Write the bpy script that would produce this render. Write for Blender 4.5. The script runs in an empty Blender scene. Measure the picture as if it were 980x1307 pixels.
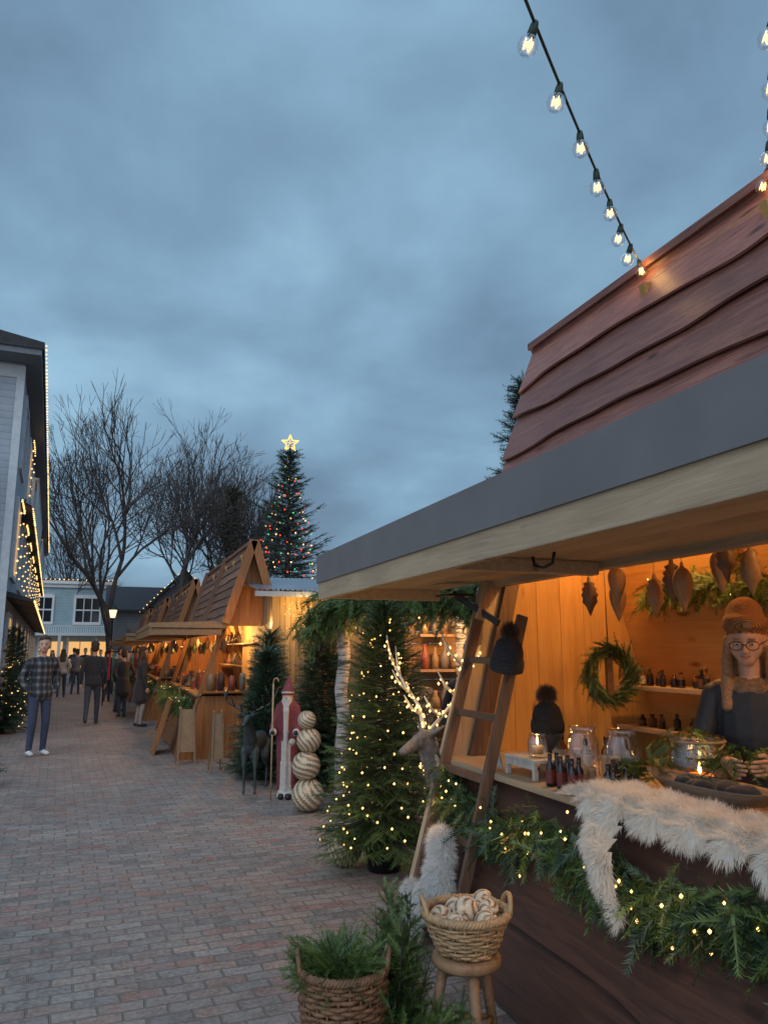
import bpy, math, random
import numpy as np
from mathutils import Vector, Matrix, Euler
rnd=random.Random(7); nr=np.random.default_rng(7)
sc=bpy.context.scene
sc.view_settings.view_transform='Standard'
sc.view_settings.look='None'
sc.view_settings.exposure=0
V=lambda *a: np.array(a,float)

# ------------------------------------------------------------ mesh builder
def nrm(a):
    a=np.asarray(a,float); return a/(np.linalg.norm(a)+1e-12)
def basis(d):
    d=nrm(d); up=V(0,0,1) if abs(d[2])<.95 else V(1,0,0)
    u=nrm(np.cross(up,d)); w=np.cross(d,u); return d,u,w
def rotm(x=0,y=0,z=0):
    return np.array(Euler((math.radians(x),math.radians(y),math.radians(z))).to_matrix())
class MB:
    def __init__(s): s.v=[];s.ch=[];s.n=0
    def add(s,verts,faces,mat=0,smooth=False):
        verts=np.asarray(verts,float).reshape(-1,3)
        if isinstance(faces,np.ndarray):
            s.ch.append((faces+s.n,mat,smooth))
        else:
            by={}
            for f in faces: by.setdefault(len(f),[]).append(f)
            for k,l in by.items(): s.ch.append((np.array(l,int)+s.n,mat,smooth))
        s.v.append(verts); s.n+=len(verts)
    def box(s,c,size,mat=0,R=None):
        h=np.array(size,float)/2
        p=np.array([[x,y,z] for x in(-1,1) for y in(-1,1) for z in(-1,1)],float)*h
        if R is not None: p=p@R.T
        s.add(p+np.array(c,float),[(0,1,3,2),(4,6,7,5),(0,4,5,1),(2,3,7,6),(0,2,6,4),(1,5,7,3)],mat)
    def bb(s,x0,x1,y0,y1,z0,z1,mat=0):
        s.box(((x0+x1)/2,(y0+y1)/2,(z0+z1)/2),(abs(x1-x0),abs(y1-y0),abs(z1-z0)),mat)
    def beam(s,p0,p1,w,h,mat=0,side=None):
        p0=np.array(p0,float);p1=np.array(p1,float);d=nrm(p1-p0)
        if side is None: _,u,v=basis(d)
        else:
            u=nrm(np.array(side,float)-np.dot(side,d)*d); v=np.cross(d,u)
        P=[];
        for p in(p0,p1):
            for a,b in((-1,-1),(1,-1),(1,1),(-1,1)): P.append(p+u*a*w/2+v*b*h/2)
        s.add(P,[(3,2,1,0),(4,5,6,7),(0,1,5,4),(1,2,6,5),(2,3,7,6),(3,0,4,7)],mat)
    def tube(s,path,rad,n=8,mat=0,smooth=True,cap=True):
        path=np.asarray(path,float);k=len(path)
        rad=np.full(k,rad) if np.isscalar(rad) else np.asarray(rad,float)
        t=np.gradient(path,axis=0); _,u,_w=basis(t[0])
        a=np.linspace(0,2*np.pi,n,endpoint=False);P=[]
        for i in range(k):
            d=nrm(t[i]);u=nrm(u-np.dot(u,d)*d);w=np.cross(d,u)
            P.append(path[i]+rad[i]*(np.cos(a)[:,None]*u+np.sin(a)[:,None]*w))
        F=[(i*n+j,i*n+(j+1)%n,(i+1)*n+(j+1)%n,(i+1)*n+j) for i in range(k-1) for j in range(n)]
        if cap: F+= [tuple(range(n-1,-1,-1)),tuple((k-1)*n+j for j in range(n))]
        s.add(np.concatenate(P),F,mat,smooth)
    def cyl(s,p0,p1,r0,r1=None,n=16,mat=0,smooth=True):
        s.tube([p0,p1],[r0,r0 if r1 is None else r1],n,mat,smooth)
    def lathe(s,prof,c,n=24,mat=0,R=None,smooth=True):
        a=np.linspace(0,2*np.pi,n,endpoint=False);P=[]
        for r,z in prof: P.append(np.stack([r*np.cos(a),r*np.sin(a),np.full(n,z)],1))
        P=np.concatenate(P)
        if R is not None: P=P@R.T
        k=len(prof)
        F=[(i*n+j,i*n+(j+1)%n,(i+1)*n+(j+1)%n,(i+1)*n+j) for i in range(k-1) for j in range(n)]
        s.add(P+np.array(c,float),F,mat,smooth)
    def sph(s,c,r,mat=0,n=12,R=None):
        r=np.array([r]*3 if np.isscalar(r) else r,float)
        m=max(4,n//2+2);ph=np.linspace(-np.pi/2,np.pi/2,m);a=np.linspace(0,2*np.pi,n,endpoint=False);P=[]
        for p in ph: P.append(np.stack([np.cos(p)*np.cos(a),np.cos(p)*np.sin(a),np.full(n,np.sin(p))],1))
        P=np.concatenate(P)*r
        if R is not None:P=P@R.T
        F=[(i*n+j,i*n+(j+1)%n,(i+1)*n+(j+1)%n,(i+1)*n+j) for i in range(m-1) for j in range(n)]
        s.add(P+np.array(c,float),F,mat,True)
    def caps(s,p0,p1,r0,r1,sq=(1,1,1),n=14,mat=0):
        p0=np.array(p0,float);p1=np.array(p1,float)
        d,u,w=basis(p1-p0) if np.linalg.norm(p1-p0)>1e-6 else (V(0,0,1),V(1,0,0),V(0,1,0))
        a=np.linspace(0,2*np.pi,n,endpoint=False);P=[];sq=np.array(sq)
        ring=np.cos(a)[:,None]*u+np.sin(a)[:,None]*w
        rows=[]
        for ph in np.linspace(-np.pi/2*.98,0,5): rows.append((p0,r0,ph))
        for ph in np.linspace(0,np.pi/2*.98,5): rows.append((p1,r1,ph))
        for c,r,ph in rows: P.append(c+(ring*r*math.cos(ph)+d*r*math.sin(ph))*sq)
        k=len(rows)
        F=[(i*n+j,i*n+(j+1)%n,(i+1)*n+(j+1)%n,(i+1)*n+j) for i in range(k-1) for j in range(n)]
        F+=[tuple(range(n-1,-1,-1)),tuple((k-1)*n+j for j in range(n))]
        s.add(np.concatenate(P),F,mat,True)
    def prism(s,poly,ext,mat=0):
        poly=np.array(poly,float);n=len(poly);ext=np.array(ext,float)
        s.add(np.concatenate([poly,poly+ext]),[tuple(range(n-1,-1,-1)),tuple(range(n,2*n))]+[(i,(i+1)%n,n+(i+1)%n,n+i) for i in range(n)],mat)
    def inst(s,base,T,R,S,mat=0):
        bv,bf=base;K=len(T);T=np.asarray(T);S=np.asarray(S)
        if K==0:return
        P=np.einsum('kij,nj->kni',np.asarray(R),bv)*S[:,None,None]+T[:,None,:]
        F=(bf[None]+ (np.arange(K)*len(bv))[:,None,None]).reshape(-1,bf.shape[1])
        s.add(P.reshape(-1,3),F,mat,False)
    def build(s,name,mats,parent=None,origin=None,bevel=0,xf=None):
        v=np.concatenate(s.v)
        if xf is not None: v=v@xf[0].T+xf[1]
        o=np.zeros(3) if origin is None else np.array(origin,float)
        if parent is not None: o=np.array(parent.location)
        v=v-o
        me=bpy.data.meshes.new(name);me.vertices.add(len(v));me.vertices.foreach_set('co',v.ravel())
        li=np.concatenate([c[0].ravel() for c in s.ch]);tot=np.concatenate([np.full(len(c[0]),c[0].shape[1]) for c in s.ch])
        mi=np.concatenate([np.full(len(c[0]),c[1]) for c in s.ch]);sm=np.concatenate([np.full(len(c[0]),c[2]) for c in s.ch])
        st=np.concatenate([[0],np.cumsum(tot)[:-1]])
        me.loops.add(len(li));me.loops.foreach_set('vertex_index',li.astype(np.int32))
        me.polygons.add(len(tot));me.polygons.foreach_set('loop_start',st.astype(np.int32))
        if not isinstance(mats,(list,tuple)): mats=[mats]
        for m in mats: me.materials.append(m)
        me.polygons.foreach_set('material_index',mi.astype(np.int32));me.polygons.foreach_set('use_smooth',sm.astype(bool))
        me.update(calc_edges=True);me.validate()
        ob=bpy.data.objects.new(name,me);sc.collection.objects.link(ob)
        if parent is not None: ob.parent=parent
        else: ob.location=o
        if bevel:
            b=ob.modifiers.new('bevel','BEVEL');b.width=bevel;b.segments=2;b.limit_method='ANGLE';b.angle_limit=math.radians(40)
        return ob
def root(name,loc=(0,0,0)):
    e=bpy.data.objects.new(name,None);e.location=loc;e.empty_display_size=.2;sc.collection.objects.link(e);return e
def plight(name,loc,P,col=(1,.53,.16),r=.05,parent=None):
    l=bpy.data.lights.new(name,'POINT');l.energy=P;l.color=col;l.shadow_soft_size=r
    o=bpy.data.objects.new(name,l);sc.collection.objects.link(o)
    if parent: o.parent=parent;o.location=Vector(loc)-parent.location
    else:o.location=loc
    return o

# ------------------------------------------------------------ materials
def newmat(name):
    m=bpy.data.materials.new(name);m.use_nodes=True;nt=m.node_tree;b=nt.nodes['Principled BSDF'];return m,nt,b
def ramp(nt,fac,stops,interp='LINEAR'):
    r=nt.nodes.new('ShaderNodeValToRGB');r.color_ramp.interpolation=interp
    e=r.color_ramp.elements
    while len(e)<len(stops):e.new(.5)
    for i,(p,c) in enumerate(stops):e[i].position=p;e[i].color=(*c,1)
    nt.links.new(fac,r.inputs[0]);return r.outputs[0]
def math_(nt,op,a,b=None,c=None):
    n=nt.nodes.new('ShaderNodeMath');n.operation=op
    for i,x in enumerate((a,b,c)):
        if x is None:continue
        if isinstance(x,(int,float)):n.inputs[i].default_value=x
        else:nt.links.new(x,n.inputs[i])
    return n.outputs[0]
def mixc(nt,fac,a,b,mode='MIX'):
    n=nt.nodes.new('ShaderNodeMix');n.data_type='RGBA';n.blend_type=mode
    for s_,x in ((0,fac),(6,a),(7,b)):
        if isinstance(x,(int,float)):n.inputs[s_].default_value=x
        elif isinstance(x,tuple):n.inputs[s_].default_value=(*x,1)
        else:nt.links.new(x,n.inputs[s_])
    return n.outputs[2]
def noise(nt,co,scale,det=4,rough=.5,dist=0):
    n=nt.nodes.new('ShaderNodeTexNoise');n.inputs['Scale'].default_value=scale;n.inputs['Detail'].default_value=det
    n.inputs['Roughness'].default_value=rough;n.inputs['Distortion'].default_value=dist
    if co is not None:nt.links.new(co,n.inputs['Vector'])
    return n.outputs['Fac']
def objco(nt):return nt.nodes.new('ShaderNodeTexCoord').outputs['Object']
def bump(nt,b,h,st=.3,dist=.01):
    n=nt.nodes.new('ShaderNodeBump');n.inputs['Strength'].default_value=st;n.inputs['Distance'].default_value=dist
    nt.links.new(h,n.inputs['Height']);nt.links.new(n.outputs[0],b.inputs['Normal'])
def sc_(c,k):return tuple(min(1,x*k) for x in c)
def pbr(name,col,rough=.6,var=.25,scale=12,bmp=.15,metal=0,isl=0,sheen=0):
    m,nt,b=newmat(name);co=objco(nt);f=noise(nt,co,scale,3,.6)
    c=ramp(nt,f,[(.3,sc_(col,1-var)),(.7,sc_(col,1+var))])
    if isl:
        g=nt.nodes.new('ShaderNodeNewGeometry').outputs['Random Per Island']
        c=mixc(nt,1.0,c,ramp(nt,g,[(0,(1-isl,)*3),(1,(1,)*3)]),'MULTIPLY')
    nt.links.new(c,b.inputs['Base Color']);b.inputs['Roughness'].default_value=rough;b.inputs['Metallic'].default_value=metal
    if sheen:b.inputs['Sheen Weight'].default_value=sheen
    if bmp>.1:bump(nt,b,noise(nt,co,scale*4,3,.6),bmp,.01)
    return m
def wood(name,c1,c2,axis=1,rough=.6,isl=.3,fine=1.0,bmp=.25,knots=True):
    m,nt,b=newmat(name);co=objco(nt)
    g=nt.nodes.new('ShaderNodeNewGeometry').outputs['Random Per Island']
    k=nt.nodes.new('ShaderNodeVectorMath');k.operation='ADD';cb=nt.nodes.new('ShaderNodeCombineXYZ')
    gm=math_(nt,'MULTIPLY',g,37.)
    for i in range(3):nt.links.new(gm,cb.inputs[i])
    nt.links.new(co,k.inputs[0]);nt.links.new(cb.outputs[0],k.inputs[1])
    mp=nt.nodes.new('ShaderNodeMapping');s=[18*fine]*3;s[axis]=1.1*fine;mp.inputs['Scale'].default_value=s
    nt.links.new(k.outputs[0],mp.inputs['Vector'])
    f=noise(nt,mp.outputs[0],1.5,5,.65,1.2)
    c=ramp(nt,f,[(.28,c1),(.5,tuple((a+d)/2 for a,d in zip(c1,c2))),(.72,c2)])
    c=mixc(nt,1.,c,ramp(nt,g,[(0,(1-isl,)*3),(1,(1.0,)*3)]),'MULTIPLY')
    st=noise(nt,k.outputs[0],1.3,2,.5)
    c=mixc(nt,1.,c,ramp(nt,st,[(.3,(.74,.74,.76)),(.65,(1,1,1))]),'MULTIPLY')
    if knots:
        vo=nt.nodes.new('ShaderNodeTexVoronoi');mp2=nt.nodes.new('ShaderNodeMapping');s2=[5.]*3;s2[axis]=1.7;mp2.inputs['Scale'].default_value=s2
        nt.links.new(k.outputs[0],mp2.inputs['Vector']);nt.links.new(mp2.outputs[0],vo.inputs['Vector'])
        vo.inputs['Scale'].default_value=1.
        c=mixc(nt,1.,c,ramp(nt,vo.outputs['Distance'],[(.05,(.35,.25,.2)),(.13,(1,1,1))]),'MULTIPLY')
    nt.links.new(c,b.inputs['Base Color'])
    nt.links.new(ramp(nt,f,[(.2,(rough-.12,)*3),(.8,(rough+.12,)*3)]),b.inputs['Roughness'])
    bump(nt,b,f,bmp,.01);return m
def foliage(name,dark,light,sc1=5.):
    m,nt,b=newmat(name);co=objco(nt)
    g=nt.nodes.new('ShaderNodeNewGeometry').outputs['Random Per Island']
    f=noise(nt,co,sc1,2,.6);f=math_(nt,'ADD',math_(nt,'MULTIPLY',f,.75),math_(nt,'MULTIPLY',g,.35))
    c=ramp(nt,f,[(.3,dark),(.75,light)]);nt.links.new(c,b.inputs['Base Color']);b.inputs['Roughness'].default_value=.5
    return m
def emis(name,col,st,nosamp=True):
    m=bpy.data.materials.new(name);m.use_nodes=True;nt=m.node_tree;nt.nodes.clear()
    e=nt.nodes.new('ShaderNodeEmission');e.inputs[0].default_value=(*col,1);e.inputs[1].default_value=st
    o=nt.nodes.new('ShaderNodeOutputMaterial');nt.links.new(e.outputs[0],o.inputs[0])
    if nosamp:
        try:m.cycles.emission_sampling='NONE'
        except Exception:pass
    return m
def glass(name,tint=(1,1,1),gl=.12):
    m=bpy.data.materials.new(name);m.use_nodes=True;nt=m.node_tree;nt.nodes.clear()
    t=nt.nodes.new('ShaderNodeBsdfTransparent');t.inputs[0].default_value=(*tint,1)
    g=nt.nodes.new('ShaderNodeBsdfGlossy');g.inputs['Roughness'].default_value=.04
    lw=nt.nodes.new('ShaderNodeLayerWeight');lw.inputs[0].default_value=.35
    mx=nt.nodes.new('ShaderNodeMixShader');f=math_(nt,'ADD',math_(nt,'MULTIPLY',lw.outputs['Facing'],.6),gl*.4)
    nt.links.new(f,mx.inputs[0]);nt.links.new(t.outputs[0],mx.inputs[1]);nt.links.new(g.outputs[0],mx.inputs[2])
    o=nt.nodes.new('ShaderNodeOutputMaterial');nt.links.new(mx.outputs[0],o.inputs[0]);return m
def furmat(name,col,isl=.25):
    m=bpy.data.materials.new(name);m.use_nodes=True;nt=m.node_tree;nt.nodes.clear()
    g=nt.nodes.new('ShaderNodeNewGeometry').outputs['Random Per Island'];c=ramp(nt,g,[(0,sc_(col,1-isl)),(1,col)])
    d=nt.nodes.new('ShaderNodeBsdfDiffuse');t=nt.nodes.new('ShaderNodeBsdfTranslucent');nt.links.new(c,d.inputs[0]);nt.links.new(c,t.inputs[0])
    mx=nt.nodes.new('ShaderNodeMixShader');mx.inputs[0].default_value=.4;nt.links.new(d.outputs[0],mx.inputs[1]);nt.links.new(t.outputs[0],mx.inputs[2])
    o=nt.nodes.new('ShaderNodeOutputMaterial');nt.links.new(mx.outputs[0],o.inputs[0]);return m

M={}
M['roof']=wood('stained_board',(.18,.055,.035),(.50,.21,.15),1,.42,.35,1.7,.35)
M['panel']=wood('dark_board',(.045,.019,.012),(.13,.055,.033),1,.6,.3)
M['pine']=wood('pine_wood',(.40,.29,.175),(.60,.46,.30),1,.6,.2)
M['pinez']=wood('pine_wood_v',(.44,.31,.18),(.64,.49,.31),2,.6,.2)
M['ply']=wood('plywood',(.48,.25,.07),(.64,.37,.12),2,.6,.12)
M['plyy']=wood('plywood_y',(.48,.25,.07),(.64,.37,.12),1,.6,.12)
M['cedar']=wood('cedar_wood',(.26,.085,.02),(.48,.19,.05),2,.55,.3)
M['cedary']=wood('cedar_roof',(.16,.08,.05),(.34,.18,.115),1,.6,.4)
M['tan']=wood('tan_wood',(.20,.11,.055),(.34,.21,.11),1,.6,.2)
M['brown']=wood('brown_wood',(.09,.05,.03),(.2,.12,.08),2,.6,.3)
M['front']=wood('cedar_front',(.13,.05,.02),(.28,.12,.045),1,.6,.3)
M['browny']=wood('brown_wood_y',(.20,.10,.055),(.36,.20,.12),0,.65,.4)
M['greymetal']=pbr('grey_fascia_metal',(.165,.157,.158),.5,.08,3,.03)
M['black']=pbr('black_metal',(.015,.015,.016),.4,.2,20,.05)
M['blackcloth']=pbr('black_cloth',(.02,.021,.026),.85,.3,30,.3,sheen=.2)
M['cream']=pbr('cream_linen',(.6,.56,.48),.8,.1,20,.2)
M['greyrustic']=pbr('whitewashed_wood',(.42,.4,.36),.7,.25,25,.3)
M['needle']=foliage('fir_needles',(.025,.055,.022),(.12,.19,.055))
M['needleD']=foliage('dark_fir_needles',(.012,.035,.022),(.05,.10,.055))
M['needleF']=foliage('distant_fir_needles',(.015,.035,.025),(.05,.09,.05),.6)
M['cedarleaf']=foliage('cedar_leaves',(.03,.065,.018),(.13,.205,.05))
M['frost']=foliage('frosted_leaves',(.22,.26,.24),(.55,.58,.55))
M['bark']=pbr('tree_bark',(.07,.055,.05),.85,.35,6,.5)
M['warm']=emis('warm_fairy_bulb',(1,.56,.16),5)
M['warm2']=emis('warm_fairy_bulb_far',(1,.62,.22),2.2)
M['redb']=emis('red_bulb',(1,.06,.03),2.2);M['greenb']=emis('green_bulb',(.1,1,.3),1.1);M['blueb']=emis('teal_bulb',(.1,.5,1),1.)
M['star']=emis('star_glow',(1,.62,.10),2.0)
M['glass']=glass('clear_glass')
M['fil']=emis('filament',(1,.58,.20),3.6)
M['skin']=pbr('skin',(.52,.30,.21),.5,.06,20,.05)
M['jean']=pbr('denim',(.035,.05,.095),.8,.3,40,.2)
M['white']=pbr('white_paint',(.78,.78,.77),.5,.05,10,.05)
M['hairb']=pbr('brown_hair',(.05,.028,.016),.6,.4,60,.4)
M['blond']=pbr('blonde_hair',(.30,.17,.08),.5,.35,60,.4)
M['candle']=emis('candle_glow',(1,.20,.03),1.5,False)
M['flame']=emis('flame',(1,.6,.15),14)

# ------------------------------------------------------------ world
W=bpy.data.worlds.new('World');sc.world=W;W.use_nodes=True;nt=W.node_tree
bg=nt.nodes['Background']
tc=nt.nodes.new('ShaderNodeTexCoord');sp=nt.nodes.new('ShaderNodeSeparateXYZ');nt.links.new(tc.outputs['Generated'],sp.inputs[0])
zc=math_(nt,'MAXIMUM',sp.outputs[2],0.0);den=math_(nt,'ADD',zc,.34)
cb=nt.nodes.new('ShaderNodeCombineXYZ');nt.links.new(math_(nt,'DIVIDE',sp.outputs[0],den),cb.inputs[0]);nt.links.new(math_(nt,'DIVIDE',sp.outputs[1],den),cb.inputs[1]);cb.inputs[2].default_value=3.3
n1=noise(nt,cb.outputs[0],2.6,6,.5,.15);n2=noise(nt,cb.outputs[0],.9,2,.5)
f=math_(nt,'ADD',math_(nt,'MULTIPLY',n1,.5),math_(nt,'MULTIPLY',n2,.5))
vm=nt.nodes.new('ShaderNodeVectorMath');vm.operation='DOT_PRODUCT';nt.links.new(tc.outputs['Generated'],vm.inputs[0]);vm.inputs[1].default_value=tuple(nrm((.20,.82,.50)))
br=nt.nodes.new('ShaderNodeMapRange');br.interpolation_type='SMOOTHSTEP';br.inputs[1].default_value=.90;br.inputs[2].default_value=1.;br.inputs[3].default_value=0;br.inputs[4].default_value=.09
nt.links.new(vm.outputs['Value'],br.inputs[0]);f=math_(nt,'ADD',f,br.outputs[0])
col=ramp(nt,f,[(.37,(.118,.185,.275)),(.47,(.150,.245,.36)),(.57,(.205,.345,.485)),(.70,(.32,.53,.70))])
sky=nt.nodes.new('ShaderNodeTexSky');sky.sky_type='NISHITA';sky.sun_disc=False;sky.sun_elevation=math.radians(8);sky.sun_rotation=math.radians(200)
skc=mixc(nt,1.,sky.outputs[0],(.006,.006,.006),'MULTIPLY')
col=mixc(nt,1.,col,skc,'ADD')
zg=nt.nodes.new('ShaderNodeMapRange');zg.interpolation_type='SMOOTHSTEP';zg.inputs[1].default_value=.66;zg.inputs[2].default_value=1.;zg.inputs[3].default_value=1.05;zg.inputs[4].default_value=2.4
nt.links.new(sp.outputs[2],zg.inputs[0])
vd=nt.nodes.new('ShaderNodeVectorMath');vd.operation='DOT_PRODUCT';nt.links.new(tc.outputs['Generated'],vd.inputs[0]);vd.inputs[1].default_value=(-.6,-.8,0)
yg=nt.nodes.new('ShaderNodeMapRange');yg.interpolation_type='SMOOTHSTEP';yg.inputs[1].default_value=.05;yg.inputs[2].default_value=.8;yg.inputs[3].default_value=1;yg.inputs[4].default_value=3.0  # extra sky brightness added out of view, behind-left of camera, to light camera-facing surfaces
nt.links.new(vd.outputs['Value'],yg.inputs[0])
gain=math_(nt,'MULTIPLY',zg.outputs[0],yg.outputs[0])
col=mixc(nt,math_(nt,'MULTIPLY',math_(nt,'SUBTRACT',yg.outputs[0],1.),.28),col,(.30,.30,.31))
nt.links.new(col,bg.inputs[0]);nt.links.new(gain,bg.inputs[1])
sun=bpy.data.lights.new('overcast_sun','SUN');sun.energy=.5;sun.angle=math.radians(40);sun.color=(.95,.96,1)
so=bpy.data.objects.new('overcast_sun',sun);so.rotation_euler=(math.radians(52),0,math.radians(-35));sc.collection.objects.link(so)

# ------------------------------------------------------------ ground
m,nt,b=newmat('brick_paving');co=objco(nt)
wn=nt.nodes.new('ShaderNodeTexNoise');wn.inputs['Scale'].default_value=3.;nt.links.new(co,wn.inputs['Vector'])
wv=nt.nodes.new('ShaderNodeVectorMath');wv.operation='MULTIPLY_ADD';nt.links.new(wn.outputs['Color'],wv.inputs[0]);wv.inputs[1].default_value=(.045,.045,0);nt.links.new(co,wv.inputs[2])
mp=nt.nodes.new('ShaderNodeMapping');mp.inputs['Rotation'].default_value=(0,0,math.radians(-3));nt.links.new(wv.outputs[0],mp.inputs['Vector'])
bt=nt.nodes.new('ShaderNodeTexBrick');bt.inputs['Scale'].default_value=1.;bt.inputs['Brick Width'].default_value=.2;bt.inputs['Row Height'].default_value=.1
bt.inputs['Mortar Size'].default_value=.0065;bt.inputs['Mortar Smooth'].default_value=.5;bt.inputs['Bias'].default_value=0
bt.inputs['Color1'].default_value=(0,0,0,1);bt.inputs['Color2'].default_value=(1,1,1,1);bt.inputs['Mortar'].default_value=(.5,.5,.5,1)
nt.links.new(mp.outputs[0],bt.inputs['Vector'])
c=ramp(nt,bt.outputs['Color'],[(0,(.15,.13,.12)),(.14,(.28,.225,.19)),(.3,(.30,.145,.11)),(.45,(.25,.215,.19)),(.6,(.32,.215,.17)),(.75,(.18,.15,.135)),(.88,(.31,.27,.235)),(1,(.35,.245,.19))])
fn=noise(nt,co,38,4,.65)
c=mixc(nt,.75,c,ramp(nt,fn,[(.3,(.15,.15,.15)),(.7,(.85,.85,.85))]),'OVERLAY')
big=noise(nt,co,.6,4,.6);c=mixc(nt,1.,c,ramp(nt,big,[(.3,(.62,.63,.64)),(.65,(1,1,1))]),'MULTIPLY')
dust=noise(nt,co,7,4,.7);c=mixc(nt,ramp(nt,dust,[(.40,(0,0,0)),(.7,(.6,.6,.6))]),c,(.33,.30,.27))
c=mixc(nt,math_(nt,'MULTIPLY',bt.outputs['Fac'],.8),c,(.16,.14,.12))
nt.links.new(c,b.inputs['Base Color'])
nt.links.new(ramp(nt,dust,[(.3,(.5,)*3),(.7,(.85,)*3)]),b.inputs['Roughness'])
h=math_(nt,'ADD',math_(nt,'MULTIPLY',bt.outputs['Fac'],-1.),math_(nt,'MULTIPLY',fn,.7));h=math_(nt,'ADD',h,math_(nt,'MULTIPLY',bt.outputs['Color'],.5))
bump(nt,b,h,.9,.012)
M['brick']=m
mb=MB();mb.add([(-300,-60,0),(300,-60,0),(300,400,0),(-300,400,0)],[(0,1,2,3)]);mb.build('brick_pavement',M['brick'])

# ------------------------------------------------------------ foliage tools
def sprig(L=.12,nn=30,nl=.022,w=.003,zr=.35,droop=.15,ang=50,seed=0):
    r=np.random.default_rng(seed);Vv=[];Ff=[]
    def ax(t):return np.array([t*L,0,-droop*L*t*t])
    for i in range(nn):
        t=(i+.5)/nn
        for sd in(-1,1):
            a=math.radians(ang+r.uniform(-12,12));l=nl*r.uniform(.75,1.1)*(1-.45*t)
            d=nrm(V(math.cos(a),sd*math.sin(a),r.uniform(-zr,zr)));p=ax(t);n_=len(Vv)
            Vv+=[p+V(-w/2,0,0),p+V(w/2,0,0),p+d*l];Ff.append((n_,n_+1,n_+2))
    n_=len(Vv);Vv+=[ax(0)+V(0,w*.6,0),ax(0)-V(0,w*.6,0),ax(1)+V(nl*.5,0,0)];Ff.append((n_,n_+1,n_+2))
    return np.array(Vv),np.array(Ff)
FIR=[sprig(.12,17,.026,.005,.5,.1,48,i) for i in range(3)]
CED=[sprig(.2,14,.058,.010,.25,.35,38,10+i) for i in range(3)]
CEDB=[sprig(.2,16,.062,.013,.3,.4,40,50+i) for i in range(4)]
PINE=[sprig(.12,20,.07,.0035,.8,.5,28,20+i) for i in range(3)]
COARSE=[sprig(.12,8,.04,.010,.6,.15,48,30+i) for i in range(3)]
def frames(D,roll=.6):
    D=np.asarray(D,float);D=D/np.linalg.norm(D,axis=1)[:,None]
    up=np.tile(V(0,0,1),(len(D),1))+nr.normal(0,roll,(len(D),3))
    Y=np.cross(up,D);Y/=np.linalg.norm(Y,axis=1)[:,None]+1e-9;Z=np.cross(D,Y)
    return np.stack([D,Y,Z],2)
def scatter(mb,bases,T,D,S,mat,roll=.6):
    T=np.asarray(T);D=np.asarray(D);S=np.asarray(S);R=frames(D,roll=roll);k=nr.integers(0,len(bases),len(T))
    for i,bs in enumerate(bases):
        q=k==i
        if q.any():mb.inst(bs,T[q],R[q],S[q],mat)
def bulbs(mb,P,r,mat):
    o=np.array([[1,0,0],[-1,0,0],[0,1,0],[0,-1,0],[0,0,1],[0,0,-1]],float)*r
    f=np.array([[0,2,4],[2,1,4],[1,3,4],[3,0,4],[2,0,5],[1,2,5],[3,1,5],[0,3,5]])
    P=np.asarray(P,float);K=len(P);mb.inst((o,f),P,np.tile(np.eye(3),(K,1,1)),nr.uniform(.7,1.15,K),mat)
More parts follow.
